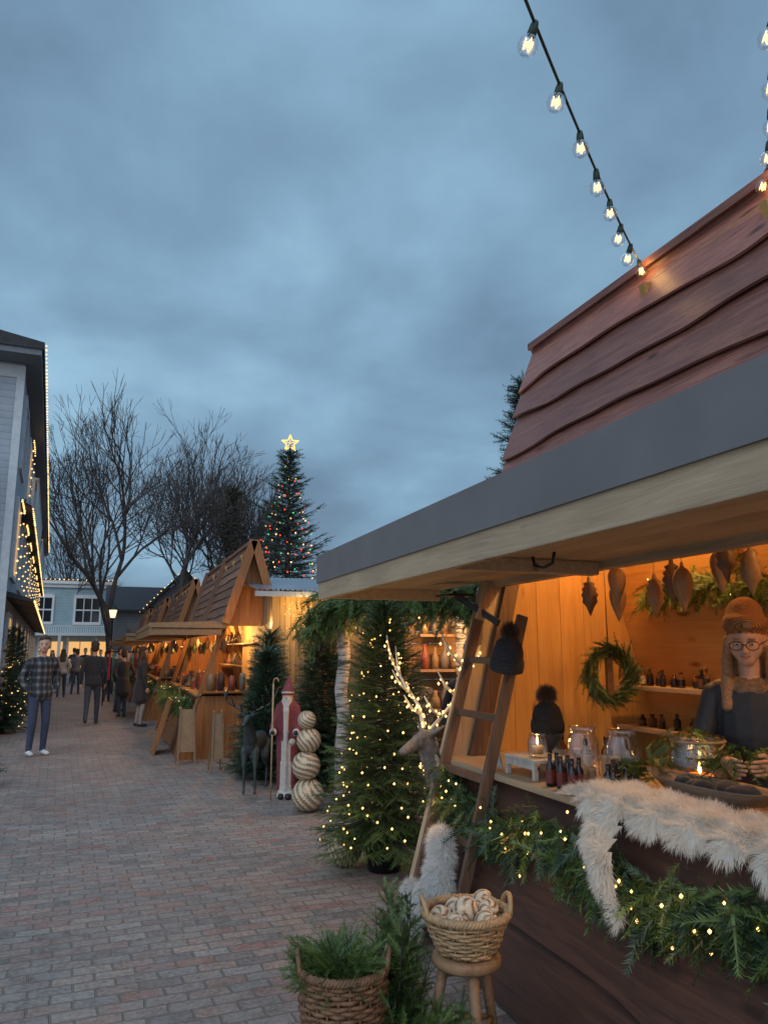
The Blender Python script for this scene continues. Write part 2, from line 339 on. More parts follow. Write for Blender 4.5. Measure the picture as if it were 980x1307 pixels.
def conifer(name,loc,H,Rb,nb,step,mat,bases=FIR,ss=1.,z0=.1,pw=.85,lights=0,lr=.011,lmats=None,pot=None,trunkr=None,droop=.25,seed=1,star=None,lspread=1.02,irr=0):
    loc=np.array(loc,float);r=np.random.default_rng(seed);T=[];D=[];S=[]
    rt=root(name,loc)
    tr=MB();trunkr=trunkr or H*.018
    tr.tube([loc,loc+V(0,0,z0+H*.5),loc+V(0,0,z0+H*.97)],[trunkr,trunkr*.6,trunkr*.12],8)
    for i in range(nb):
        fr=(i/nb)**1.12;z=z0+H*fr*.97;L=Rb*(1-fr)**pw*r.uniform(.72-irr,1.12+irr*.5)+.02*H*.3
        if irr:L*=1+irr*.8*math.sin(z*4.2+1)
        az=i*2.39996+r.uniform(-.3,.3);el=.55*fr-droop*(1-fr)+r.uniform(-.12,.12)
        d=V(math.cos(az)*math.cos(el),math.sin(az)*math.cos(el),math.sin(el))
        sag=.12*L
        p0=loc+V(0,0,z)
        end=p0+d*L
        tr.tube([p0,p0+d*L*.55-V(0,0,sag*.6),end-V(0,0,sag*.3)],[trunkr*.22*(1-fr*.6)+.001,trunkr*.14,trunkr*.04],4,cap=False)
        side=V(-d[1],d[0],0)
        n=max(2,int(L/step))
        for j in range(n):
            t=(j+.6)/n
            if t<.15 and n>4:continue
            pj=p0+d*L*t-V(0,0,sag*math.sin(t*3.1))
            for sd in(-1,1):
                dd=d*.75+side*sd*r.uniform(.5,1.)+V(0,0,r.uniform(-.3,.15));T.append(pj);D.append(dd);S.append(ss*(1.25-.6*t)*r.uniform(.75,1.2))
            if j%2==0:T.append(pj);D.append(d+V(0,0,r.uniform(-.2,.5)));S.append(ss*r.uniform(.7,1.))
        T.append(end-V(0,0,sag*.3)-d*.04*ss);D.append(d+V(0,0,.15));S.append(ss*r.uniform(.8,1.1))
    top=loc+V(0,0,z0+H*.97)
    for k in range(5):
        T.append(top-V(0,0,.05*ss*k));D.append(V(r.uniform(-.25,.25),r.uniform(-.25,.25),1));S.append(ss*.8)
    tr.build('trunk',M['bark'],rt)
    fo=MB();scatter(fo,bases,T,D,S,0,.5);fo.build('branches',mat,rt)
    if lights:
        lmats=lmats or [M['warm']];L=MB();P=[[] for _ in lmats]
        for i in range(lights):
            fr=1-(1-(i/lights))**.62;az=i*.47+r.uniform(-.2,.2);rr=(Rb*(1-fr)**pw)*r.uniform(.7,lspread)
            P[i%len(lmats)].append(loc+V(math.cos(az)*rr,math.sin(az)*rr,z0+H*fr*.95-droop*rr*.6+r.uniform(-.03,.03)*H*.5))
        for k,pp in enumerate(P):bulbs(L,pp,lr,k)
        L.build('fairy_lights',lmats,rt)
    if pot:
        pr,ph=pot;p=MB();p.lathe([(0.001,0.0),(pr*.75,0.0),(pr,ph),(pr*1.06,ph),(pr*1.06,ph-.03*1),(pr*.98,ph-.02),(pr*.9,ph-.05),(0.001,ph-.05)],loc+V(0,0,.003),24)
        p.build('pot',M['black'],rt)
    if star:
        s=MB();c=top+V(0,0,star*.9)
        face=nrm(V(-.2,-1,0));sx=V(face[1]*-1,face[0],0)
        out=[];
        for k in range(10):
            a=math.pi/2+k*math.pi/5;q=star*(1 if k%2==0 else .42);out.append(c+sx*math.cos(a)*q+V(0,0,math.sin(a)*q))
        for k in range(10):s.cyl(out[k],out[(k+1)%10],star*.06,n=6)
        for k in range(0,10,2):s.cyl(out[k],c,star*.03,n=5)
        s.build('star',M['star'],rt)
    return rt
def garland(name,path,n,size,bases,mats,spread=.06,lights=0,lr=.009,hang=.8,parent=None,outd=(-1,0,0),roll=.7,lm=None):
    path=np.array(path,float);seg=np.linalg.norm(np.diff(path,axis=0),axis=1);cum=np.concatenate([[0],np.cumsum(seg)])
    def at(t):
        s=t*cum[-1];i=min(len(seg)-1,int(np.searchsorted(cum,s,side='right')-1));u=(s-cum[i])/seg[i];return path[i]*(1-u)+path[i+1]*u,nrm(path[i+1]-path[i])
    g=MB()
    for mi,mt in enumerate(mats):
        T=[];D=[];S=[]
        for k in range(n//len(mats)):
            p,d=at(nr.uniform(0,1));T.append(p+nr.normal(0,spread*.45,3));D.append(d*nr.choice([-1,1])*nr.uniform(.2,1.1)+np.array(outd)*nr.uniform(-.2,.9)+V(0,0,-hang*nr.uniform(-.25,1.3))+nr.normal(0,.25,3));S.append(size*nr.uniform(.6,1.25))
        scatter(g,bases[mi%len(bases)],T,D,S,mi,roll)
    if lights:
        P=[];
        for k in range(lights):
            p,d=at((k+nr.uniform(.1,.9))/lights);P.append(p+np.array(outd)*nr.uniform(.03,.1)+nr.normal(0,spread*.9,3)*V(.3,.5,1))
        bulbs(g,P,lr,len(mats))
    return g.build(name,list(mats)+[lm or M['warm']],parent,origin=None if parent else path[0])

# ------------------------------------------------------------ fused figures
def fuse(parts,voxel,name,mats,parent,xf,smooth=3,extra=None):
    mb=MB()
    for p0,p1,r0,r1,sq,l in parts:mb.caps(p0,p1,r0,r1,sq)
    t=mb.build('tmp',M['black']);md=t.modifiers.new('r','REMESH');md.mode='VOXEL';md.voxel_size=voxel
    s=t.modifiers.new('s','SMOOTH');s.factor=.5;s.iterations=smooth
    dg=bpy.context.evaluated_depsgraph_get();dg.update();e=t.evaluated_get(dg);me=e.to_mesh()
    n=len(me.vertices);v=np.empty(n*3);me.vertices.foreach_get('co',v);v=v.reshape(-1,3)
    faces=[tuple(p.vertices) for p in me.polygons];e.to_mesh_clear();bpy.data.objects.remove(t)
    F4=np.array([f for f in faces if len(f)==4]);F3=[f for f in faces if len(f)==3]
    out=MB();out.v.append(v);out.n=n
    def lab(F):
        c=v[F].mean(1);best=np.full(len(c),1e9);lb=np.zeros(len(c),int)
        for p0,p1,r0,r1,sq,l in parts:
            p0=np.array(p0,float);p1=np.array(p1,float);d=p1-p0;L=d@d+1e-12;tt=np.clip(((c-p0)@d)/L,0,1)
            q=(c-(p0+tt[:,None]*d))/np.array(sq);r=r0+(r1-r0)*tt;dist=(np.linalg.norm(q,axis=1)-r)*min(sq)
            k=dist<best;best[k]=dist[k];lb[k]=l
        return lb
    for F in([F4] if len(F4) else [])+([np.array(F3)] if F3 else []):
        lb=lab(F)
        for l in np.unique(lb):out.ch.append((F[lb==l],int(l),True))
    if extra:extra(out)
    return out.build(name,mats,parent,xf=xf)
M['lip']=pbr('lips',(.38,.12,.1),.5,.05)
M['eyew']=pbr('eye_white',(.6,.58,.55),.3,.05,10,0)
def person(name,loc,rot,H=1.75,top=None,pants=None,hair=None,shoe=None,stride=0.,arms='down',hat=None,coat=.0,scarf=None,female=False,lean=0,voxel=.013,look=0,face_detail=False,longhair=False,nod=0):
    k=H/1.79;rt=root(name,loc);SK,TP,PT,HR,SH,HT,SF,BK,LP,EW=range(10)
    mats=[M['skin'],top or M['blackcloth'],pants or M['jean'],hair or M['hairb'],shoe or M['blackcloth'],hat or M['blackcloth'],scarf or M['cream'],M['black'],M['lip'],M['eyew']]
    P=[];A=lambda p0,p1,r0,r1,sq,l:P.append((np.array(p0)*k,np.array(p1)*k,r0*k,r1*k,sq,l))
    hs=1.07
    def B(p0,p1,r0,r1,sq,l):A(p0,p1,r0*hs,r1*hs,sq,l)
    sh=.165 if female else .185;st=stride
    for s,f in((-1,1),(1,-1)):
        hip=(s*.09,0,.90);kn=(s*.10,-.03-.16*st*f,.50+.01*abs(st));an=(s*.105,.03-(.30*st*f)+(.06 if f<0 else 0)*st,.085+(.05*st if f<0 else 0))
        A(hip,kn,.088,.062,(1,1,1),PT);A(kn,an,.062,.045,(1,1,1),PT)
        A((an[0],an[1]+.03,an[2]-.035),(an[0]+s*.015,an[1]-.15,an[2]-.045+(.0)),.042,.036,(1,1,.85),SH)
    ty=-lean
    A((0,0,1.0),(0,ty*.6,1.22),.14,.15,(1,.76,1),TP);A((0,ty*.6,1.22),(0,ty,1.36),.155,.15,(1.08,.74,1),TP)
    A((-sh+.03,ty,1.43),(sh-.03,ty,1.43),.060,.060,(1,.95,1),TP);A((0,ty,1.40),(0,ty,1.46),.09,.065,(1.2,.8,1),TP)
    A((0,.01,1.0),(0,.01,.96-coat),.152,.158+coat*.12,(1.12,.86,.6),TP)
    hy=ty-.02-nod*.10
    A((0,ty,1.46),(0,hy+.02,1.57),.052,.05,(1,1,1),SK)
    ca=math.radians(look)
    def hx(x,y,z):
        x*=hs;y*=hs;z=1.58+(z-1.58)*hs
        y2=y*math.cos(nod)-(z-1.58)*math.sin(nod);z2=1.58+(z-1.58)*math.cos(nod)+y*math.sin(nod)
        return (x*math.cos(ca)-y2*math.sin(ca),hy+x*math.sin(ca)+y2*math.cos(ca),z2)
    B(hx(0,.015,1.70),hx(0,.0,1.69),.088,.088,(.88,1,1),SK);B(hx(0,-.020,1.665),hx(0,-.048,1.605),.070,.044,(.98,1,1),SK)
    for s in(-1,1):B(hx(s*.036,-.050,1.645),hx(s*.028,-.050,1.625),.030,.030,(1,1,1),SK)
    B(hx(0,-.086,1.672),hx(0,-.106,1.642),.008,.014,(1,1,1),SK)
    for s in(-1,1):B(hx(s*.078,.005,1.66),hx(s*.080,.01,1.63),.016,.012,(.6,1,1),SK)
    if hat is None:
        B(hx(0,.030,1.735),hx(0,.03,1.66),.088,.082,(.93,.95,1),HR);B(hx(0,-.02,1.768),hx(0,.03,1.75),.055,.075,(1.25,1,.7),HR)
    else:B(hx(0,.035,1.70),hx(0,.035,1.64),.085,.078,(.93,.95,1),HR)
    if longhair:
        for s in(-1,1):B(hx(s*.078,.02,1.67),hx(s*.092,.01,1.58),.022,.028,(1,1,1),HR);A(hx(s*.092,.01,1.58),(s*.105,ty-.085,1.36),.030,.026,(1,1,1),HR)
        A(hx(0,.06,1.66),(0,ty+.08,1.40),.075,.09,(1.2,.6,1),HR)
    if hat is not None:
        B(hx(0,.015,1.745),hx(0,.03,1.775),.101,.090,(.92,1,1),HT);B(hx(0,.002,1.735),hx(0,.006,1.762),.108,.107,(.91,1,.35),HT)
    if scarf is not None:A((-.04,ty+.0,1.465),(.04,ty+.0,1.465),.078,.078,(1,.95,.5),SF);A((-.03,ty-.06,1.44),(.03,ty-.06,1.44),.05,.05,(1,.8,.8),SF)
    hands=[]
    for s in(-1,1):
        S0=(s*(sh+.005),ty,1.41)
        if arms=='pocket':E=(s*.285,.07,1.16);Wr=(s*.20,-.055,.97)
        elif arms=='work':E=(s*.25,-.05+ty,1.16);Wr=(s*.11,-.30+ty,1.13)
        elif arms=='phone' and s>0:E=(s*.23,-.03,1.14);Wr=(s*.1,-.24,1.30)
        else:E=(s*.245,.03+.07*st*s,1.14);Wr=(s*.25,-.04+.16*st*s,.90)
        A(S0,E,.062,.052,(1,1,1),TP);A(E,Wr,.052,.038,(1,1,1),TP)
        if arms!='pocket':
            d=nrm(np.array(Wr)-np.array(E));hp=np.array(Wr)+d*.05;A(np.array(Wr),hp+d*.02,.028,.032,(1,1,1),SK);hands.append((s,hp+d*.035,d))
    def ex(o):
        for s,h,d in hands:
            inw=V(-s,0,0);fw=nrm(np.cross(d,inw));curl=nrm(inw-np.dot(inw,d)*d)
            for i in range(4):
                b0=h+fw*(i-1.5)*.019;L=[.036,.042,.039,.03][i];m1=b0+nrm(d+curl*.25)*L;m2=m1+nrm(d+curl*.9)*L*.75
                o.caps(b0*k,m1*k,.0095*k,.0085*k,n=8,mat=SK);o.caps(m1*k,m2*k,.0085*k,.007*k,n=8,mat=SK)
            t0=h-d*.035-fw*.026;t1=t0+nrm(d-fw*.8+curl*.3)*.04;o.caps(t0*k,t1*k,.011*k,.010*k,n=8,mat=SK);o.caps(t1*k,(t1+nrm(d+curl*.4)*.026)*k,.010*k,.008*k,n=8,mat=SK)
        for s in(-1,1):
            if face_detail:
                o.sph(np.array(hx(s*.031,-.080,1.672))*k,(.013*k,.008*k,.005*k),EW,10);o.sph(np.array(hx(s*.031,-.087,1.670))*k,(.005*k,.004*k,.005*k),BK,8)
                o.caps(np.array(hx(s*.019,-.087,1.679))*k,np.array(hx(s*.044,-.081,1.677))*k,.003*k,.003*k,n=6,mat=HR)
            else:o.sph(np.array(hx(s*.031,-.082,1.672))*k,(.011*k,.008*k,.006*k),BK,8)
            o.caps(np.array(hx(s*.02,-.087,1.695))*k,np.array(hx(s*.044,-.081,1.694))*k,.0045*k,.0035*k,n=6,mat=HR)
        if face_detail:
            for s in(-1,1):
                pts=[np.array(hx(s*.034+.026*math.cos(q),-.104,1.668+.021*math.sin(q)))*k for q in np.linspace(0,2*np.pi,21)]
                o.tube(pts,.0022*k,6,BK)
                o.tube([np.array(hx(s*.060,-.102,1.672))*k,np.array(hx(s*.086,.0,1.67))*k],.0022*k,6,BK)
            o.tube([np.array(hx(-.008,-.105,1.672))*k,np.array(hx(.008,-.105,1.672))*k],.0022*k,6,BK)
            o.tube([np.array(hx(x,-.096+abs(x)*.45,1.611+abs(x)*.3))*k for x in np.linspace(-.024,.024,7)],[.002*k,.0035*k,.0045*k,.005*k,.0045*k,.0035*k,.002*k],6,LP)
            c=np.array(hx(.02,-.106,1.762))*k;o.box(c,(.035,.006,.028),SF,rotm(z=look))
        else:
            o.tube([np.array(hx(x,-.092+abs(x)*.3,1.612))*k for x in(-.02,0,.02)],.0035*k,6,LP)
    R=rotm(z=rot);fuse(P,voxel*k,'body',mats,rt,(R,np.array(loc,float)),3,ex);return rt
def deer(name,loc,rot,S,mat,lights=False,anth=.42):
    rt=root(name,loc);P=[];A=lambda p0,p1,r0,r1,sq=(1,1,1):P.append((np.array(p0)*S,np.array(p1)*S,r0*S,r1*S,sq,0))
    A((.20,0,.67),(-.08,0,.68),.145,.12,(1,.85,1));A((-.08,0,.68),(-.32,0,.70),.12,.135,(1,.85,1));A((.28,0,.76),(.44,0,1.02),.105,.06)
    A((.45,0,1.06),(.62,0,1.0),.062,.034,(1,.85,1));A((.62,0,1.0),(.65,0,.99),.034,.028)
    for s in(-1,1):
        A((.42,s*.05,1.10),(.38,s*.14,1.15),.025,.012,(.6,1,1))
        A((.25,s*.08,.60),(.27,s*.08,.36),.065,.03);A((.27,s*.08,.36),(.25,s*.08,.08),.026,.018);A((.25,s*.08,.05),(.27,s*.08,.03),.024,.026)
        A((-.33,s*.08,.64),(-.25,s*.09,.46),.10,.06);A((-.25,s*.09,.46),(-.41,s*.09,.30),.055,.028);A((-.41,s*.09,.30),(-.37,s*.09,.07),.026,.018);A((-.37,s*.09,.05),(-.35,s*.09,.03),.024,.026)
    A((-.44,0,.74),(-.50,0,.66),.035,.02)
    LP=[]
    def ex(o):
        for s in(-1,1):
            m_=[V(.42,s*.035,1.12),V(.36,s*.14,1.12+anth*.3),V(.36,s*.30,1.12+anth*.65),V(.46,s*.34,1.12+anth*1.05)]
            o.tube([q*S for q in m_],[.016*S,.014*S,.012*S,.005*S],6,1);LP.extend([(m_[i]*(1-t)+m_[i+1]*t)*S for i in range(3) for t in(0,.25,.5,.75)])
            for b0,d in((.2,V(.16,0,.09)),(.5,V(.18,-s*.0,.12)),(.75,V(-.05,s*.10,.16)),(.9,V(.12,-s*.06,.15))):
                i=min(2,int(b0*3));t=b0*3-i;p=m_[i]*(1-t)+m_[i+1]*t;o.tube([p*S,(p+d*.6)*S,(p+d+V(0,0,.05))*S],[.012*S,.010*S,.004*S],6,1);LP.extend([(p+d*q)*S for q in(.3,.6,.9)])
            o.sph(V(.50,s*.045,1.07)*S,.011*S,0,8)
        if lights:
            ring=[V(.33+.14*math.cos(a)*.4,.13*math.sin(a),.84+.05*math.cos(a)) for a in np.linspace(0,6.28,14)]
            LL_=[]
            for p in LP+[q*S for q in ring]:
                for _ in range(2):LL_.append(p+nrm(nr.normal(0,1,3))*.021)
            bulbs(o,np.array(LL_),.010,2)
    R=rotm(z=rot);fuse(P,.014*S,'body',mat,rt,(R,np.array(loc,float)),3,ex);return rt

# ------------------------------------------------------------ market stalls
def smoothn(x,seed,f):
    r=np.random.default_rng(seed);out=np.zeros_like(x)
    for k in range(5):out+=np.sin(x*f*(1+k*.83)*r.uniform(.7,1.3)+r.uniform(0,6.28))*(.6**k)
    return out
def liveboard(mb,y0,y1,z0,z1,xf,lip,amp,mat,seed,out=-1,n=70):
    y=np.linspace(y0,y1,n);w=smoothn(y,seed,2.1)*amp;w=np.where(w>0,w*.5,w)
    zl=z0+w
    top=np.stack([np.full(n,xf(z1)+out*.004),y,np.full(n,z1)],1)
    lo=np.stack([xf(zl)+out*lip,y,zl],1);lo2=np.stack([xf(zl)+out*(lip-.012),y,zl-.008],1);bk=np.stack([xf(zl)+out*(lip-.034),y,zl+.002],1)
    tb=np.stack([np.full(n,xf(z1)-out*.02),y,np.full(n,z1)],1)
    P=np.concatenate([top,lo,lo2,bk,tb]);F=[]
    for r_ in range(4):
        for i in range(n-1):F.append((r_*n+i,r_*n+i+1,(r_+1)*n+i+1,(r_+1)*n+i))
    F.append((0,n,2*n,3*n,4*n));F.append((5*n-1,4*n-1,3*n-1,2*n-1,n-1))
    mb.add(P,F,mat)
def stall(x0,y0,y1,az,s,near=False,seed=0,zs=1.,aw=1.08,awy=.65,P=22):
    rt=root('market_stall',(x0,y0,0));xa=x0+s*az
    xf=lambda z:x0+s*z
    xb=lambda z:2*xa-x0-s*z
    aw0,aw1=(1.99,2.22) if near else (1.86,2.08)
    oy=.2
    rb=MB();nbd=6 if near else 8;hz=np.linspace(aw1-.02,az,nbd+1)
    for i in range(nbd):
        liveboard(rb,y0-oy,y1+oy,hz[i]-.02,hz[i+1]+.015,xf,.045 if near else .03,.026 if near else .010,0,seed*10+i,-1)
        liveboard(rb,y0-oy,y1+oy,hz[i]-.02,hz[i+1]+.015,xb,.04,.02,0,seed*10+50+i,1)
    rb.beam((xa,y0-oy,az+.03),(xa,y1+oy,az+.03),.10,.05,0)
    for k in range(int(az/.3)):
        z=k*.3
        if z<aw1-.3:liveboard(rb,y0,y1,z,z+.33,xb,.04,.02,0,seed*10+80+k,1)
    if not near:
        for yy in((y0+y1)/2,y1+oy):
            rb.beam((xf(aw1)-.06,yy,aw1),(xa-.03,yy,az+.06),.04,.1,0,side=(0,1,0))
    rb.build('roof_boards',M['roof'] if near else M['cedary'],rt)
    if not near:
        ba=MB()
        for sg_,fx in((-1,xf),(1,xb)):
            ba.beam((fx(.05 if sg_>0 else aw1-.05)+sg_*.02,y0-oy-.02,.05 if sg_>0 else aw1-.05),(xa+sg_*.01,y0-oy-.02,az+.04),.03,.13,0,side=(0,1,0))
        ba.build('barge_boards',M['cedar'],rt)
    fp=MB();nb_=3
    for i in range(nb_):liveboard(fp,y0,y1,.02+i*.3,.02+(i+1)*.3+.015,xf,.035,.03,0,seed*10+30+i,-1)
    fp.build('front_panel',M['panel'] if near else M['front'],rt)
    fr=MB()
    fr.bb(x0+s*.95-.10,x0+s*.95+.72,y0,y1,.925,.96,0)
    fr.build('counter',M['pine'] if near else M['tan'],rt,bevel=.004)
    fz=MB()
    for yy in(y0+.05,y1-.05):
        fz.beam((xf(.0),yy,0),(xf(aw1),yy,aw1),.10 if near else .06,.15 if near else .09,0,side=(0,1,0));fz.beam((xb(0),yy,0),(xb(aw1),yy,aw1),.09,.1,0,side=(0,1,0))
    fz.beam((xf(.5)+.25,y1-.12,.9),(xf(aw1)+.09,y1-.12,aw1),.05,.1,1,side=(0,1,0))
    fz.build('posts',[M['pinez'] if near else M['cedar'],M['brown']],rt,bevel=.004)
    hd=MB();hd.bb(xf(aw0)-.02,xf(aw0)+.05,y0,y1,aw0+.03,aw0+.2,0)
    ax0=xf(aw0)-aw;ax1=xf(aw0)-.02;ya,yb=y0-(.1 if near else .15),y1+(awy if near else .15)
    n=int((yb-ya)/.14)
    for i in range(int((ax1-ax0-.06)/.14)+1):
        a=ax0+.05+i*.14
        hd.bb(a,min(a+.136,ax1),ya+.03,yb-.03,aw0+.07,aw0+.09,0)
    hd.bb(ax0+.012,ax0+.05,ya+.012,yb-.012,aw0-.02,aw0+.11,0)
    hd.bb(ax0+.05,ax1,ya+.012,ya+.05,aw0-.01,aw0+.07,0);hd.bb(ax0+.05,ax1,yb-.05,yb-.012,aw0-.01,aw0+.07,0)
    if near:
        for q in(.33,.66):hd.bb(ax0+.052,ax1-.002,ya+(yb-ya)*q,ya+(yb-ya)*q+.07,aw0+.0,aw0+.068,0)
    hd.build('awning_frame',M['pine'] if near else M['tan'],rt,bevel=.003)
    th=.30 if near else .17
    am=MB();am.prism([(ax0,ya,aw0+.10),(ax0,ya,aw0+th),(xf(aw1)+.02,ya,aw0+th+.04),(xf(aw1)+.02,ya,aw0+th+.02),(ax0+.012,ya,aw0+th-.02),(ax0+.012,ya,aw0+.10)],(0,yb-ya,0))
    for yq in(ya-.004,yb-.008):am.prism([(ax0+.002,yq,aw0+.10),(ax0+.002,yq,aw0+th-.002),(xf(aw1),yq,aw0+th+.038),(xf(aw1),yq,aw0+.10)],(0,.012,0))
    am.build('awning_cover',M['greymetal'] if near else M['tan'],rt)
    il=MB()
    il.add([(xb(0)-.05,y0,.0),(xb(0)-.05,y1,.0),(xb(az)-.05,y1,az-.1),(xb(az)-.05,y0,az-.1)],[(0,1,2,3)],0)
    il.add([(xf(aw1)+.05,y0,aw1-.02),(xf(aw1)+.05,y1,aw1-.02),(xa+.02,y1,az-.1),(xa+.02,y0,az-.1)],[(0,1,2,3)],0)
    for q in range(int((y1-y0)/.9)):
        yy=y0+.45+q*.9;il.beam((xb(0)-.08,yy,0),(xb(az)-.08,yy,az-.12),.045,.07,0,side=(0,1,0))
    il.build('back_lining',M['plyy'],rt)
    gw=MB()
    for yy,dd in((y1-.02,.02),(y0+.02,-.02)):
        if near and dd<0:continue
        opening=(dd<0)
        nx=12;w=(xb(0)-xf(0))/nx
        for i in range(nx):
            a=xf(0)+i*w+.003;c=a+w-.003
            zt=lambda x:min((x-x0)/s,(2*xa-x0-x)/s)-.03
            zc=max(0,zt(a));zd=max(0,zt(c));mid=(a+c)/2
            pts=[(a,yy,0),(c,yy,0),(c,yy,zd)]+([(xa,yy,az-.03)] if a<xa<c else [])+[(a,yy,zc)]
            if opening and xf(1.6)-.05<mid<xa+.25:
                gw.prism([(a,yy,0),(c,yy,0),(c,yy,min(zd,1.)),(a,yy,min(zc,1.))],(0,dd,0))
                if max(zc,zd)>2.0:gw.prism([(a,yy,min(2.0,max(zc,.01))),(c,yy,min(2.0,zd))]+[(c,yy,zd)]+([(xa,yy,az-.03)] if a<xa<c else [])+[(a,yy,zc)],(0,dd,0))
            else:gw.prism(pts,(0,dd,0))
    if not near:
        gw.bb(xf(1.)-.0,xa+.35,y0-.12,y0+.0,.98,1.01)
    if gw.v:gw.build('gable_wall',M['ply'] if near else M['cedar'],rt)
    fl=MB();fl.bb(xf(0)+.05,xb(0)-.05,y0+.03,y1-.03,.01,.06,0);fl.build('floor',M['brown'],rt)
    L=y1-y0;nq=max(1,int(L/2.2))
    for q in range(nq):
        if near:plight('stall_lamp',(xa+.02,y0+(q+.72)*L/nq-.2,2.72),P,parent=rt)
        else:plight('stall_lamp',(xf(2.1)+.16,y0+(q+.5)*L/nq,aw0+.05),P,parent=rt)
    return rt,xf,xb,xa
near_rt,xf,xb,xa=stall(1.82,-.6,4.65,3.85,.29,True,1,P=58,aw=.98,awy=.80)
hb=MB();hb.tube([(1.95+.0,3.3,2.062),(1.95,3.28,2.01),(1.95,3.2,1.995),(1.95,3.12,2.01),(1.95,3.1,2.062)],.008,8)
hb.beam((2.36,4.44,1.78),(2.20,4.78,1.99),.02,.04);hb.bb(2.10,2.3,4.66,4.84,1.965,1.98);hb.build('awning_bracket',M['black'],near_rt)
gdc=[pbr('goods_red',(.22,.05,.035),.5),pbr('goods_grey',(.15,.12,.10),.5)]
M['wick']=pbr('wicker_brown',(.17,.09,.045),.6,.35,25,.3)
M['wick2']=pbr('wicker_tan',(.38,.25,.13),.6,.3,25,.3)
for k,(a,b_) in enumerate([(12.3,17.6),(19.4,24.6),(26.6,31.6),(33.6,39)]):
    rt2,f2,b2,x2=stall(1.13+(-.15*k),a,b_,3.3,.3,False,3+k,.93,P=58,aw=1.1)
    g=[(f2(.8)-.12,a+.1,.84)]
    for q in range(1,5):g.append((f2(.8)-.14,a+(b_-a)*q/4,.8 if q%2 else .86))
    garland('counter_garland',g,900,1.2,[CED,FIR],[M['needle'],M['cedarleaf']],.1,12,.012,.8,parent=rt2,lm=M['warm2'])
    go=MB();r=random.Random(k)
    for q in range(46):
        y=r.uniform(a+.2,b_-.2);x=f2(.95)+r.uniform(.05,.5);h=r.uniform(.08,.3);w=r.uniform(.03,.06)
        if q%2:go.lathe([(.001,0),(w,0),(w,h*.6),(w*.4,h*.75),(w*.4,h),(.001,h)],(x,y,.962),10,q%4)
        else:go.box((x,y,.962+h/2),(w*2,w*2,h),q%4,rotm(z=r.uniform(0,90)))
    for z in(1.35,1.75):
        go.bb(b2(z)-.35,b2(z)-.1,a+.2,b_-.2,z-.02,z,4)
        for q in range(24):
            y=a+.3+q*(b_-a-.6)/24;h=r.uniform(.08,.25);w=r.uniform(.03,.06);go.lathe([(.001,0),(w,0),(w*1.1,h*.5),(w*.5,h*.8),(w*.5,h),(.001,h)],(b2(z)-.22,y,z+.001),10,r.randrange(4))
    for q in range(5):
        x=f2(1.05)+.1+q*.16;h=.1+.15*r.random();go.lathe([(.001,0),(.05,0),(.05,h),(.02,h+.03),(.001,h+.03)],(x,a-.06,1.012),10,q%4)
    go.build('goods',[M['tan'],M['panel']]+gdc+[M['pine']],rt2)
    hg=MB()
    for q in range(9):
        y=a+.4+q*.55;z=1.72+.06*math.sin(q*2);hg.lathe([(.001,.12),(.02,.10),(.05,.02),(.03,-.08),(.001,-.12)],(f2(1.8)+.12,y,z-.03),10,q%3)
        hg.cyl((f2(1.8)+.12,y,z+.08),(f2(1.8)+.12,y,1.9),.003,n=4,mat=0)
    hg.build('hanging_goods',[M['tan'],M['wick'],M['needle']],rt2)

# ------------------------------------------------------------ string lights
M['cable']=pbr('green_cable',(.02,.035,.022),.6,.1)
def stringlights(name,pts,nb,br=.034):
    pts=np.array(pts,float);rt=root(name,pts[0]);w=MB()
    seg=np.linalg.norm(np.diff(pts,axis=0),axis=1);cum=np.concatenate([[0],np.cumsum(seg)]);w.tube(pts,.0055,6,0)
    g=MB()
    for k in range(nb):
        s=.06+(cum[-1]-.06)*k/nb;i=min(len(seg)-1,int(np.searchsorted(cum,s,side='right')-1));u=(s-cum[i])/seg[i];p=pts[i]*(1-u)+pts[i+1]*u
        sw=V(nr.uniform(-.3,.3),nr.uniform(-.3,.3),0);R=np.array(Euler((sw[0],sw[1],0)).to_matrix())
        w.lathe([(.001,.008),(.011,.006),(.014,-.01),(.016,-.045),(.013,-.047)],p,12,0,R)
        g.lathe([(.013,-.046),(.018,-.053),(br*.9,-.068),(br*1.03,-.086),(br*.9,-.104),(br*.55,-.118),(.001,-.123)],p,18,0,R)
        q=[np.array(R)@V(.013*math.cos(a),.013*math.sin(a),-.064-.034*abs(math.sin(a*2))) +p for a in np.linspace(0,6.28,17)]
        g.tube(q,.0024,5,1);g.sph(p+R@V(0,0,-.082),(.007,.007,.013),1,8)
    w.build('cable',M['cable'],rt);g.build('bulbs',[M['glass'],M['fil']],rt)
    return rt
def sagline(a,b,sag,n=24):
    a=np.array(a);b=np.array(b);return [a*(1-t)+b*t-V(0,0,sag*4*t*(1-t)) for t in np.linspace(0,1,n)]
s1=stringlights('string_lights',sagline((2.93,3.57,3.93),(-2.2,-1.4,4.05),.40,30),21)
s2=stringlights('string_lights',sagline((2.95,2.62,3.93),(-1.6,-1.9,4.4),.40,30),21)
plight('string_glow',(2.84,3.47,3.86),1.0,parent=s1);plight('string_glow',(2.84,2.5,3.86),1.0,parent=s2)

